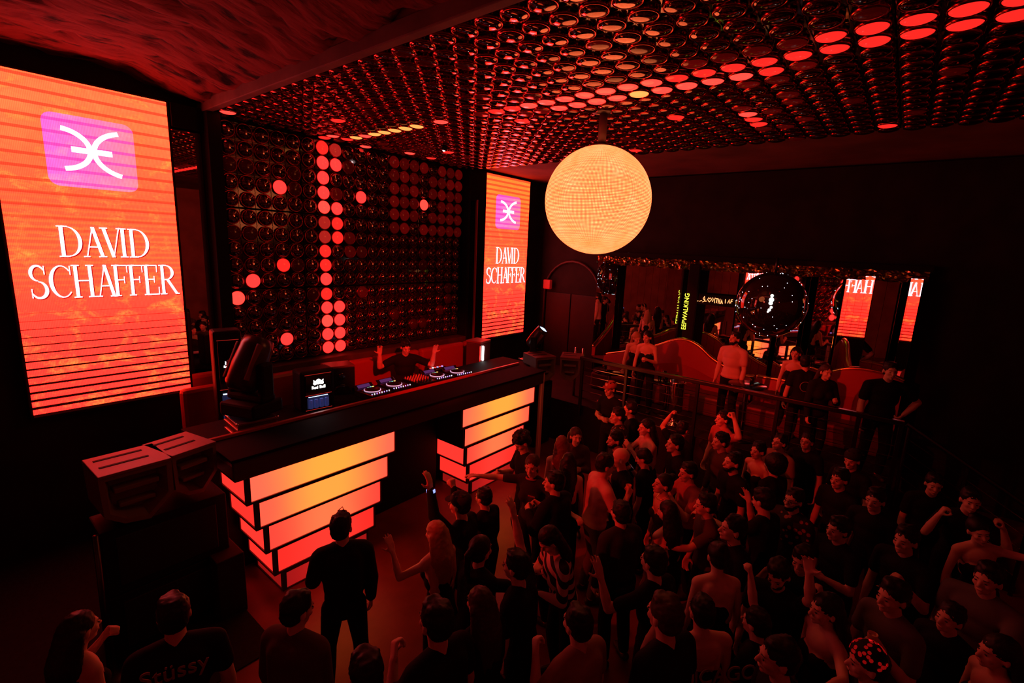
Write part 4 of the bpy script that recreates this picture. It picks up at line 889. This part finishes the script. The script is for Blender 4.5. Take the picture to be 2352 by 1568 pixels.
        if top in ('tee', 'polo'): e2 = S0.lerp(E_, .62); shirt.caps_(S0, e2, .062 * s * fa, .060 * s * fa)
        if top in ('long', 'jacket'):
            k = .018 if top == 'long' else .026; shirt.caps_(S0, E_, (.050 + k) * s * fa, (.040 + k) * s * fa); shirt.caps_(E_, E_.lerp(W, .93), (.041 + k) * s * fa, (.028 + k * .8) * s * fa)
    # legs
    for q in (-1, 1):
        hp = V((0, q * .088 * s, .92 * s)); st = (.05 + legs * .10) * s; kn = V((.03 * s + rr.uniform(-.03, .06) * s, q * (.098 * s + st * .3), .50 * s)); an = V((-.02 * s, q * (.10 * s + st * .5), .085 * s))
        for mb, i in ((body, 0), (pants, .014)):
            if mb is pants and bc == 'none': continue
            lo = .93 if mb is pants else 1
            mb.caps_(hp, kn, (.083 + i) * s, (.055 + i) * s); mb.caps_(kn, kn.lerp(an, .4), (.055 + i) * s, (.054 + i) * s); mb.caps_(kn.lerp(an, .35), kn.lerp(an, lo), (.055 + i) * s, (.036 + i * 1.4) * s)
        body.caps_(an, an + V((-.01, 0, -.03)) * s, .038 * s, .036 * s); body.caps_(an + V((-.02, 0, -.045)) * s, an + V((.13, q * .02, -.055)) * s, .034 * s, .026 * s)
        mb = MB(); mb.caps_(an + V((-.03, 0, -.040)) * s, an + V((.15, q * .022, -.048)) * s, .044 * s, .036 * s); sh = finish(mb, 'shoe', M_shoe, t, .014, 2)
    pants.ell((0, 0, 0), (.120 * s * dp, .168 * s * fw, .125 * s), 18, 12, Matrix.Translation((0, 0, .94 * s)))
    finish(body, 'body', SK[skin], t, vox, 3)
    if not bare:
        tor(shirt, .014 if top != 'jacket' else .026, 0)
        hz = .90 if top != 'jacket' else .84
        for c, r_ in (((0, 0, 1.02), (.118 * dp, .158 * fw, .14)), ((0, 0, hz + .06), (.126 * dp, .176 * fw, .085))):
            shirt.ell((0, 0, 0), tuple(q * s for q in r_), 18, 12, Bend @ Matrix.Translation(V(c) * s))
    elif top == 'crop':
        for c, r_ in (((.01, 0, 1.24), (.122 * dp, .166 * fw, .085)),): shirt.ell((0, 0, 0), tuple(q * s for q in r_), 18, 12, Bend @ Matrix.Translation(V(c) * s))
        if female:
            for q in (-1, 1): shirt.ell((0, 0, 0), tuple(q2 * s for q2 in (.07, .07, .07)), 12, 8, Bend @ Matrix.Translation(V((.085, q * .07, 1.24)) * s)); shirt.caps_(B(.07, q * .09, 1.28), B(.0, q * .11, 1.44), .018 * s, .016 * s)
    else:
        for c, r_ in (((0, 0, 1.02), (.112 * dp, .148 * fw, .15)), ((.005, 0, 1.18), (.122 * dp, .166 * fw, .13))): shirt.ell((0, 0, 0), tuple(q * s for q in r_), 18, 12, Bend @ Matrix.Translation(V(c) * s))
        if female:
            for q in (-1, 1): shirt.ell((0, 0, 0), tuple(q2 * s for q2 in (.068, .068, .066)), 12, 8, Bend @ Matrix.Translation(V((.085, q * .07, 1.235)) * s)); shirt.caps_(B(.07, q * .09, 1.27), B(-.01, q * .10, 1.45), .016 * s, .014 * s)
    names = {'tee': 't_shirt', 'polo': 'polo_shirt', 'long': 'shirt', 'jacket': 'jacket', 'bare': 'strap_top', 'crop': 'crop_top'}
    finish(shirt, names[top], cloth(tc), t, .014, 5, .55)
    if bc != 'none': finish(pants, 'trousers', cloth(bc), t, .016, 4)
    if top == 'polo':
        mb = MB(); c_ = B(.012, 0, 1.475); mb.smooth = True; mb.tube([c_ + V((cos(a) * .066, sin(a) * .066, .012 * cos(a * 2) - .02 * cos(a))) * s for a in [2 * pi * i / 18 for i in range(18)]], .011 * s, 8, close=True); mb.build('collar', cloth('red'), t, local=True)
    # face
    mb = MB(); mb.smooth = True
    for q in (-1, 1): hE(mb, (.0885, q * .031, .001), (.0055, .0115, .0045), 10, 6)
    mb.build('eyes', M_eye, t, local=True)
    mb = MB(); mb.smooth = True
    for q in (-1, 1): mb.caps_(P(.094, q * .016, .024), P(.084, q * .046, .026), .0032 * s, .0022 * s, 6)
    mb.build('eyebrows', HAIR['black' if hc != 'blonde' else 'brown'], t, local=True)
    mb = MB(); mb.smooth = True; hE(mb, (.0955, 0, -.060), (.006, .021, .006), 10, 6); mb.build('lips', M_lip if female else SK[skin], t, local=True)
    # hair
    hm = HAIR[hc]; mb = MB()
    if hair != 'bald':
        hE(mb, (-.022, 0, .042), (.104, .086, .094), 20, 14); hE(mb, (-.045, 0, -.01), (.075, .080, .075))
        if hair == 'short':
            for i in range(10): a = rr.uniform(0, 2 * pi); hE(mb, (-.015 + .05 * cos(a), .042 * sin(a), .100 + rr.uniform(0, .008)), (.042, .036, .028), 8, 6)
        if hair == 'curly':
            for i in range(46):
                v = V((rr.gauss(-.25, 1), rr.gauss(0, 1), abs(rr.gauss(.4, 1)))).normalized(); c = V((-.02, 0, .04)) + V((v.x * .108, v.y * .095, v.z * .105))
                if c.x > .05 and c.z < .07: continue
                hE(mb, c, (.028, .028, .028), 8, 6)
        if hair == 'afro': hE(mb, (-.045, 0, .06), (.13, .13, .12), 20, 14); hE(mb, (-.06, 0, 0), (.10, .12, .10), 16, 12)
        if hair in ('long', 'wavy'):
            for i in range(9):
                a = -1.25 + 2.5 * i / 8; b0 = V((-.035 - .055 * cos(a), .078 * sin(a), .02)); ln = (.34 if hair == 'long' else .30) + rr.uniform(-.05, .05)
                p0 = HM @ b0; p1 = B(-.10 * cos(a) - .035, .105 * sin(a), 1.42); p2 = p1 + V((-.01 + rr.uniform(-.01, .02), rr.uniform(-.015, .015), -ln * .75)) * s
                mb.caps_(p0, p1, .036 * s, .034 * s, 8); mb.caps_(p1, p1.lerp(p2, .5), .034 * s, .030 * s, 8); mb.caps_(p1.lerp(p2, .5), p2, .030 * s, .010 * s, 8)
        if hair == 'pony':
            p0 = P(-.11, 0, .06); p1 = P(-.16, 0, .02); p2 = P(-.15, .01, -.14); p3 = P(-.13, 0, -.27); mb.caps_(p0, p1, .03 * s, .034 * s, 8); mb.caps_(p1, p2, .034 * s, .03 * s, 8); mb.caps_(p2, p3, .03 * s, .008 * s, 8)
        if hair == 'bun': hE(mb, (-.095, 0, .11), (.04, .042, .04), 12, 8)
        o = finish(mb, 'hair', hm, t, .011, 2)
        if hair in ('long', 'wavy', 'pony', 'curly', 'short', 'afro'):
            tx = bpy.data.textures.get('strands') or bpy.data.textures.new('strands', 'CLOUDS'); tx.noise_scale = .018
            dm = o.modifiers.new('d', 'DISPLACE'); dm.texture = tx; dm.strength = .014; dm.mid_level = .5
    else: pass
    if hair == 'bald' or 'beard' in extra:
        mb = MB(); mb.smooth = True
        if 'beard' in extra: hE(mb, (.048, 0, -.080), (.050, .050, .036), 14, 10); hE(mb, (.020, 0, -.05), (.055, .066, .045), 14, 10); mb.build('beard', hm, t, local=True)
    if 'cap' in extra or 'backcap' in extra:
        sg = 1 if 'cap' in extra else -1; mb = MB(); mb.smooth = True
        hE(mb, (-.018, 0, .060), (.112, .093, .082), 20, 12); mb2 = mb
        vv = [P(.075 * sg + (-.018), 0, .055)]; 
        mb.smooth = False; pts = [P(-.018 + sg * (.085 + .085 * cos(a)), .078 * sin(a), .048 - .012 * cos(a)) for a in [-pi / 2 + pi * i / 10 for i in range(11)]]; up_ = [p + V((0, 0, .006)) for p in pts]
        mb.add(pts + up_, [tuple(range(10, -1, -1)), tuple(range(11, 22))] + [(i, i + 1, i + 12, i + 11) for i in range(10)] + [(10, 0, 11, 21)])
        cp = mb.build('baseball_cap', cloth('red' if 'redcap' in extra else 'charcoal'), t, local=True)
        if 'redcap' in extra: mb = MB(); mb.box((-.002, -.018, -.018), (.003, .018, .018), HM @ Matrix.Translation((.092, 0, .088)) @ Matrix.Rotation(R(-20), 4, 'Y')); mb.build('cap_badge', cloth('white'), t, local=True)
    if 'glasses' in extra or 'headglasses' in extra:
        dz, dx = (0, 0) if 'glasses' in extra else (.115, -.045); mb = MB(); mb.smooth = True
        for q in (-1, 1):
            mb.tube([P(.104 + dx, q * .033 + .019 * cos(a), .002 + dz + .015 * sin(a)) for a in [2 * pi * i / 14 for i in range(14)]], .0022 * s, 5, close=True)
            mb.tube([P(.102 + dx, q * .053, .006 + dz), P(.02 + dx, q * .080, .008 + dz), P(-.02 + dx, q * .080, .0 + dz)], .0022 * s, 5)
        mb.tube([P(.104 + dx, -.013, .006 + dz), P(.104 + dx, .013, .006 + dz)], .0022 * s, 5); mb.build('glasses', M_black, t, local=True)
    if 'watch' in extra or 'bluewatch' in extra:
        hq = 1 if 'watchL' in extra else -1; W = out[hq][3]; f = out[hq][1]; n = out[hq][2]; u = f.orthogonal().normalized(); v_ = f.cross(u)
        mb = MB(); mb.smooth = True; c = W - f * .02 * s; mb.tube([c + (u * cos(a) + v_ * sin(a)) * .031 * s for a in [2 * pi * i / 16 for i in range(16)]], .007 * s, 6, close=True); wt = mb.build('wristwatch', M_black, t, local=True)
        for d_ in (n, -n):
            mb = MB(); d2 = (d_ - f * d_.dot(f)).normalized(); M_ = frame3(c + d2 * .037 * s, f, f.cross(d2), d2); mb.bbox((-.016, -.015, -.003), (.016, .015, .004), .002, M_)
            mb.build('watch_face', mat('watch_blue', (.3, .4, 1), .3, emit=(.25, .35, 1), es=1.6, sample='NONE') if 'bluewatch' in extra else M_blackg, wt, local=True)
    if 'necklace' in extra:
        mb = MB(); mb.smooth = True; c_ = B(.012, 0, 1.47); mb.tube([c_ + V((cos(a) * .065, sin(a) * .062, -.035 * cos(a))) * s for a in [2 * pi * i / 20 for i in range(20)]], .003 * s, 6, close=True); mb.build('necklace', M_gold, t, local=True)
    if 'hoopprint' in extra:  # faded ring print on the back
        mb = MB(); mb.smooth = True; mb.tube([B(-.135, .085 * cos(a), 1.20 + .085 * sin(a)) for a in [2 * pi * i / 28 for i in range(28)]], .006 * s, 6, close=True); mb.build('ring_print', cloth('tan'), t, local=True)
    for ex in extra:
        if isinstance(ex, tuple) and ex[0] == 'text':   # words printed on the clothes
            _, body_, size, side, zz, mk = ex[:6]; sg = 1 if side == 'front' else -1
            Mx = Bend @ frame3(V((sg * (.128 + .02) * s * build, 0 if len(ex) < 7 else ex[6], zz * s)), (0, sg, 0), (0, 0, 1), (sg, 0, 0))
            text_mesh('print', body_, size, cloth(mk), t, parent_world(t) @ Mx, .004)
    if 'hairclip' in extra:
        mb = MB(); mb.smooth = True; mb.tube([P(.0, -.03, .14), P(.03, 0, .165), P(.0, .03, .14)], .004, 6); mb.build('hair_clip', M_black, t, local=True)
    t_out = {k: (parent_world(t) @ v[0], parent_world(t).to_3x3() @ v[1], parent_world(t).to_3x3() @ v[2]) for k, v in out.items()}
    return t, t_out
def cup_at(p, lab, m=None, h=.11, r=.032):
    t = thing('plastic_cup', lab, 'cup', p - V((0, 0, h * .5)))
    mb = MB(); mb.smooth = True; mb.lathe([(0, 0), (r * .78, 0), (r, h), (r * .93, h), (r * .72, .006), (0, .006)], 18); mb.build('cup_body', m or mat('cup_plastic', (.75, .35, .22), .25), t, local=True)
    mb = MB(); mb.smooth = True; mb.lathe([(0, h * .78), (r * .9, h * .78)], 18); mb.build('drink', MATS['amber_drink'], t, local=True); return t
def phone_at(p, d, n, lab, lit=True):
    d = d.normalized(); n = (n - d * n.dot(d)).normalized(); t = thing('phone', lab, 'phone', p)
    M_ = frame3((0, 0, 0), d.cross(n), -n, d)
    MB().bbox((-.036, -.004, -.07), (.036, .004, .075), .004, M_).build('phone_body', M_black, t, local=True)
    MB().box((-.032, .0041, -.065), (.032, .0048, .07), M_).build('phone_screen', mat('phone_screen', (.1, .1, .1), .2, emit=(.35, .5, 1), es=1.0, sample='NONE') if lit else M_blackg, t, local=True); return t
PEOPLE = [
    ('dj', 'person in a black tee with both open hands raised behind the decks', 5.516, 6.969, 0.49, 1.86, -118, dict(L='dj', Rr='dj', lean=10, hpitch=18, hyaw=8, build=1.12, legs=0, vox=0.0085)),
    ('foreman', 'person in black from behind before the left light column, hair clip on top', 1.996, 3.34, 0, 1.8, 62, dict(L='chest', Rr='down', extra=('hairclip',), hyaw=-25, legs=0.6, tc='black', top='jacket', lean=3)),
    ('fistup', 'person seen from behind with one fist raised before the second light column', 3.521, 3.044, 0, 1.56, 95, dict(L='fistup', Rr='down', hyaw=0, top='long')),
    ('cap2', 'person in a dark cap raising an arm with a glowing blue watch', 3.066, 2.926, 0, 1.732, 105, dict(L='up', Rr='down', extra=('cap', 'bluewatch', 'watchL'), top='long')),
    ('curly', 'person with curly hair looking down at the right end of the booth', 4.649, 3.389, 0, 1.792, 150, dict(hair='curly', hpitch=35, Rr='chest')),
    ('polo', 'woman in a black polo with a red collar facing the camera, arm stretched out', 4.286, 3.015, 0, 1.736, 190, dict(L='side', Rr='out', top='polo', hair='pony', hc='brown', female=True, hyaw=10, tc='charcoal', extra=(('text', 'macro', 0.035, 'front', 1.3, 'red', 0.06),), vox=0.008)),
    ('jacketman', 'person in a dark jacket from behind with hands clasped beside the polo', 4.003, 2.482, 0, 1.76, 85, dict(L='chest', Rr='chest', top='jacket', tc='black', hair='short', hyaw=30)),
    ('girlA', 'woman with long brown hair looking towards the camera near the booth end', 5.549, 3.245, 0, 1.664, 215, dict(hair='long', hc='brown', female=True, top='long', L='chest', Rr='chest', hyaw=15, tc='brown', vox=0.008)),
    ('girlB', 'woman with long dark hair seen from behind next to the one facing the camera', 5.077, 3.155, 0, 1.648, 40, dict(hair='long', hc='auburn', female=True, top='bare')),
    ('girlC', 'woman with straight dark hair from behind and a bare back patch', 4.724, 2.834, 0, 1.624, 30, dict(hair='long', hc='black', female=True, top='bare')),
    ('capman', 'person in a red cap with a white badge, arms folded, below the balcony railing', 7.47, 3.676, 0, 1.86, 165, dict(extra=('cap', 'redcap'), L='cross', Rr='cross', hyaw=5, vox=0.0085)),
    ('floralL', 'person in a floral jacket turned away under the balcony', 6.422, 2.962, 0, 1.784, 115, dict(top='jacket', tc='floral', hair='short', hyaw=30)),
    ('darkA', 'dark haired person in black partly hidden behind the clapping woman', 6.897, 2.985, 0, 1.768, 120, dict(extra=('glasses',))),
    ('girlphone', 'woman with long black hair and bare midriff holding a phone up with both hands', 6.313, 2.467, 0, 1.78, 140, dict(hair='long', female=True, top='crop', tc='brown', L='clap', Rr='clap', bc='black', vox=0.008)),
    ('watchman', 'bearded person in black with a wristwatch, hand raised to the chest', 5.648, 2.601, 0, 1.748, 135, dict(extra=('beard', 'watch', 'watchL'), L='drink', Rr='down', hyaw=5, vox=0.008)),
    ('pinkdrink', 'person in a pale pink tee drinking from a cup in the middle of the floor', 4.606, 2.373, 0, 1.82, -38, dict(L='down', Rr='drink', tc='pink', bc='grey', hpitch=12, hyaw=-5, vox=0.008, build=1.06)),
    ('forehead', 'balding person just behind the pale pink tee', 5.063, 2.235, 0, 1.8, 130, dict(hair='bald')),
    ('capelbow', 'person in black with one elbow lifted below the railing', 6.721, 2.217, 0, 1.688, -20, dict(L='flex', Rr='down', hpitch=15, top='tee')),
    ('redtee', 'person in a washed red tee with one arm flexed overhead below the railing', 7.475, 1.762, 0, 1.8, 140, dict(L='flex', Rr='down', tc='red', hpitch=-5, vox=0.008, build=1.05)),
    ('profA', 'dark haired person in profile in front of the washed red tee', 6.572, 1.526, 0, 1.772, 135, dict(hair='short', top='long', tc='brown')),
    ('profB', 'person in a black tee in clean profile left of the washed red tee', 6.011, 1.933, 0, 1.78, 132, dict(hpitch=-5, vox=0.008)),
    ('profC', 'tall person in black in profile with short hair right of centre', 5.971, 1.222, 0, 1.78, 140, dict(extra=('beard',), hpitch=-8)),
    ('clapper', 'person in a red-lit vest clapping with bare shoulders in the centre of the crowd', 5.455, 1.569, 0, 1.708, 140, dict(L='clap', Rr='clap', top='tee', tc='red', vox=0.008)),
    ('necklace', 'woman with a necklace tilting her head back in the centre', 4.989, 1.681, 0, 1.692, 138, dict(hair='bun', female=True, top='bare', extra=('necklace',), hpitch=-12, vox=0.008)),
    ('phone1', 'person in black looking down at a phone in the middle of the crowd', 5.527, 2.14, 0, 1.648, 100, dict(Rr='drink', hpitch=20)),
    ('specs', 'person with glasses and a pale shirt shoulder at the right of the floor', 7.274, 0.965, 0, 1.724, 150, dict(extra=('glasses',), top='tee', tc='tan', hpitch=-10, vox=0.0085)),
    ('bighair', 'person with a large dark head of hair seen from behind beside the glasses wearer', 6.281, 0.842, 0, 1.72, 60, dict(hair='afro', female=True, top='long')),
    ('womanR', 'dark woman with raised chin left of the large head of hair', 6.827, 1.132, 0, 1.688, 150, dict(hair='short', female=True, top='bare')),
    ('specs2', 'person in black with sunglasses looking up at the right', 7.685, 0.712, 0, 1.696, 165, dict(extra=('glasses',), hpitch=-12)),
    ('backcapR', 'person with a backwards cap at the right below the railing end', 7.277, 0.154, 0, 1.74, 160, dict(extra=('backcap',), hpitch=5)),
    ('profD', 'person in profile in the dim right part of the crowd', 6.517, 0.203, 0, 1.732, 150, dict()),
    ('floralR', 'bearded person in glasses and a floral shirt in the right crowd', 5.557, 0.523, 0, 1.74, 155, dict(top='tee', tc='floral', extra=('beard', 'glasses'), hpitch=-5, Rr='palm', vox=0.0085)),
    ('backneck', 'person seen from behind with a short neck-line haircut right of centre', 5.121, 0.701, 0, 1.78, 70, dict(hpitch=15, L='fwd')),
    ('longneck', 'person in black in profile with a long bare neck right of centre', 4.438, 0.803, 0, 1.78, 128, dict(hpitch=-8, vox=0.008)),
    ('band', 'dark haired person from behind with a pale collar in the centre', 3.973, 1.715, 0, 1.72, 65, dict(hair='short', top='jacket', tc='charcoal')),
    ('bobback', 'dark bob seen from behind in the centre of the crowd', 4.423, 1.418, 0, 1.66, 70, dict(hair='long', female=True, top='bare')),
    ('reacher', 'person reaching one bent arm forward in the centre right', 4.834, 1.162, 0, 1.7, 125, dict(L='fwd', top='tee', tc='brown')),
    ('palmup', 'person seen from behind showing one raised open palm', 3.441, 1.144, 0, 1.76, 75, dict(L='palm', top='tee', vox=0.0085)),
    ('shades', 'person with sunglasses pushed up on the head seen from behind', 3.874, 0.81, 0, 1.732, 40, dict(hair='bun', female=True, top='bare', extra=('headglasses',), hpitch=12)),
    ('down', 'person looking down with a hand lifted right of the pushed-up sunglasses', 4.159, 0.417, 0, 1.712, 170, dict(hpitch=25, L='up', extra=('beard',), vox=0.0085)),
    ('handsface', 'person holding both hands before the face at the right', 4.618, 0.313, 0, 1.644, 170, dict(L='face', Rr='face', hpitch=10)),
    ('jersey', 'person from behind in a dark basketball jersey reading CHICAGO', 3.201, 0.711, 0, 1.684, 48, dict(L='face', Rr='down', tc='navy', top='bare', extra=(('text', 'CHICAGO', 0.15, 'back', 1.2, 'tan'),), vox=0.008, build=1.1)),
    ('ginger', 'smaller person with a light hair band left of the basketball jersey', 2.737, 0.785, 0, 1.93, 70, dict(hair='short', hc='brown')),
    ('backred', 'short haired person from behind in a washed-out tee lifting a fist', 2.466, 1.257, 0, 1.76, 75, dict(L='drink', tc='tan', vox=0.008)),
    ('fists', 'dark person with two fists in front of the chest, right of the jersey', 3.548, 0.395, 0, 1.56, 75, dict(L='chest', Rr='fistup')),
    ('blonde', 'woman with very long blonde hair seen from behind, hand raised with spread fingers', 2.619, 2.797, 0, 1.672, 88, dict(hair='long', hc='blonde', female=True, top='bare', L='palm', tc='black', vox=0.008)),
    ('ponyR', 'woman in a dark tee in profile to the right behind the very long blonde hair', 2.586, 2.376, 0, 1.728, 0, dict(hair='pony', female=True, top='tee', Rr='fwd')),
    ('brownback', 'woman with a long sheet of brown hair from behind at the bottom centre', 2.214, 1.902, 0, 1.712, 80, dict(hair='long', hc='brown', female=True, top='long')),
    ('bighead', 'person from behind with a bare arm bent up, bottom left of centre', 1.751, 1.826, 0, 1.93, 85, dict(L='drink', hair='short', top='tee', vox=0.008)),
    ('stripes', 'woman in a striped blouse bowing her head, hands together', 3.406, 1.979, 0, 1.7, 150, dict(hair='long', female=True, top='long', tc='stripes', L='chest', Rr='drink', hpitch=35, lean=16, vox=0.008)),
    ('armup', 'person in black behind the striped blouse lifting a bare forearm', 2.682, 1.919, 0, 1.764, 100, dict(Rr='up', hair='short')),
    ('leftcollar', 'person in a brown collared shirt in the left foreground looking to the right', 1.255, 2.763, 0, 1.76, 25, dict(top='jacket', tc='brown', hyaw=-20, hpitch=10, vox=0.0085)),
    ('bottomhead', 'dark haired person at the bottom edge below the one in black', 1.287, 1.898, 0, 1.848, 80, dict()),
    ('leftgirl', 'woman with bare shoulders in the dark lower left corner', 0.306, 3.697, 0, 1.68, 20, dict(hair='long', female=True, top='bare', L='drink')),
    ('surfback', 'person from behind in a black tee with a script print across the back, lower left', 0.734, 3.158, 0, 1.84, 70, dict(L='down', extra=(('text', 'Stüssy', 0.14, 'back', 1.33, 'tan'),), hair='short', build=1.1)),
    ('rightA', 'person in the far right crowd with both hands held over the head', 6.847, -0.867, 0, 1.772, 190, dict(L='face', Rr='face')),
    ('rightB', 'bare-shouldered person at the right frame edge leaning sideways', 6.321, -1.015, 0, 1.7, 200, dict(hair='bun', female=True, top='bare', roll=12, L='out')),
    ('rightC', 'person facing the camera in the dim right crowd', 7.238, -0.594, 0, 1.708, 190, dict(hpitch=5, top='tee')),
    ('rightD', 'person in profile left of the one facing the camera at the right', 6.173, -0.13, 0, 1.748, 160, dict()),
    ('rightE', 'broad person in a faded tee in the lower right crowd', 5.103, -0.898, 0, 1.8, 150, dict(top='tee', tc='grey', build=1.15, L='fwd')),
    ('cupright', 'person lifting one arm with a cup in the lower right', 4.311, -0.335, 0, 1.8, 140, dict(L='drink', tc='grey')),
    ('rightF', 'woman with long dark hair in the lower right crowd', 3.901, 0.023, 0, 1.724, 130, dict(hair='long', female=True, top='bare', L='out')),
    ('rightG', 'person looking left low at the right, chin lifted', 4.631, -0.681, 0, 1.6, 145, dict(hpitch=-10)),
    ('headp', 'person wearing the sequinned headpiece at the lower right', 3.516, -0.258, 0, 1.708, 110, dict(hair='short')),
    ('rightH', 'person at the bottom edge right of the jersey with a bare arm', 3.078, 0.178, 0, 1.812, 120, dict(L='drink', top='tee', hair='short')),
    ('rightI', 'long haired woman at the lower right frame corner', 4.212, -0.908, 0, 1.72, 120, dict(hair='long', female=True, top='bare')),
    ('rightJ', 'dark person between the floral shirt and the right hand group', 5.257, 0.083, 0, 1.72, 140, dict(L='chest', top='tee')),
    ('rightK', 'tall dark person at the right where the stairs come down', 5.376, -0.395, 0, 1.78, 150, dict(L='drink')),
    ('balA', 'blonde woman bending over the railing at the left end of the balcony', 9.249, 4.131, 0.912, 1.652, 205, dict(hair='long', hc='blonde', female=True, top='bare', lean=24, L='lean', Rr='lean', hyaw=25, hpitch=20, vox=0.008)),
    ('balB', 'black haired woman whispering with the blonde at the railing', 8.951, 3.735, 0.912, 1.688, 185, dict(hair='long', female=True, top='bare', lean=10, hyaw=-15, L='chest', hpitch=10, vox=0.008)),
    ('pinktee', 'tall person in a pink tee standing at the balcony railing looking left', 9.223, 2.221, 0.912, 1.84, 165, dict(tc='pink', L='down', Rr='down', hyaw=-10, hpitch=-8, extra=('beard',), lean=2, vox=0.008, build=1.06)),
    ('balC', 'woman with black hair and bare arms left in the trio on the balcony', 9.667, 1.297, 0.912, 1.66, 175, dict(hair='long', female=True, top='bare', vox=0.0085)),
    ('balD', 'person from behind in a black tee with a ring print on the back', 8.975, 1.043, 0.912, 1.628, 25, dict(extra=('hoopprint',), hyaw=-25, hair='short')),
    ('balE', 'long haired woman in a dark jacket right in the trio on the balcony', 8.581, 0.77, 0.912, 1.622, 215, dict(hair='long', hc='brown', female=True, top='jacket', L='chest', vox=0.0085)),
    ('balF', 'broad person in black, hand on hip, at the right end of the balcony', 8.623, 0.01, 0.912, 1.8, 200, dict(L='hip', Rr='down', build=1.15, vox=0.0085)),
]
HANDS = {}
for row in PEOPLE:
    key, lab, x, y, z, h, yaw, kw = row
    t, hh = person(lab, x, y, z, h, yaw, **kw); HANDS[key] = hh
def gh(k, q): return HANDS[k][q]
p, d_, n_ = gh('pinkdrink', -1); cup_at(p, 'plastic cup raised to the mouth by the person in the pale pink tee')
p, d_, n_ = gh('capman', 1); cup_at(p, 'small cup held by the person in the red cap', mat('cup_dark', (.2, .08, .06), .3), .09)
p, d_, n_ = gh('phone1', -1); phone_at(p, d_, n_, 'phone glowing faintly blue in the middle of the crowd')
p, d_, n_ = gh('girlphone', -1); phone_at(p, d_, n_, 'dark phone held up by the long haired woman in the crop top', False)
p, d_, n_ = gh('cupright', 1); cup_at(p, 'plastic cup held in the dark crowd at the right')
# gemstone bracelets, sequinned headpiece
t = thing('sequin_headpiece', 'small sparkling red sequinned headpiece at the lower right of the crowd', 'headpiece', (3.487, -0.179, 1.626))
mb = MB(); rr = random.Random(4)
for i in range(70):
    v = V((rr.gauss(0, 1), rr.gauss(0, 1), abs(rr.gauss(0, 1)))).normalized(); c = V((v.x * .10, v.y * .10, v.z * .10)); M_ = Matrix.Translation(c) @ v.to_track_quat('Z', 'Y').to_matrix().to_4x4()
    mb.lathe([(.011, 0), (.011, .003), (0, .003)], 8, M_)
o = mb.build('sequins', mat('sequin_red', (.9, .1, .1), .12, 1, emit=(.5, .006, .006), es=.35, sample='NONE'), t, local=True); o['kind'] = 'stuff'
mb = MB(); mb.smooth = True; mb.lathe([(.097, 0), (.085, .055), (.05, .088), (0, .097)], 20); mb.build('skull_cap', M_black, t, local=True)

# bake the voxel skins into plain meshes
bpy.context.view_layer.update(); dg = bpy.context.evaluated_depsgraph_get()
done = [(o, bpy.data.meshes.new_from_object(o.evaluated_get(dg))) for o in BAKE]
for o, me in done:
    o.modifiers.clear(); old = o.data; o.data = me; me.name = o.name
    if me.users and old.users == 0: bpy.data.meshes.remove(old)
    me.polygons.foreach_set('use_smooth', [True] * len(me.polygons))
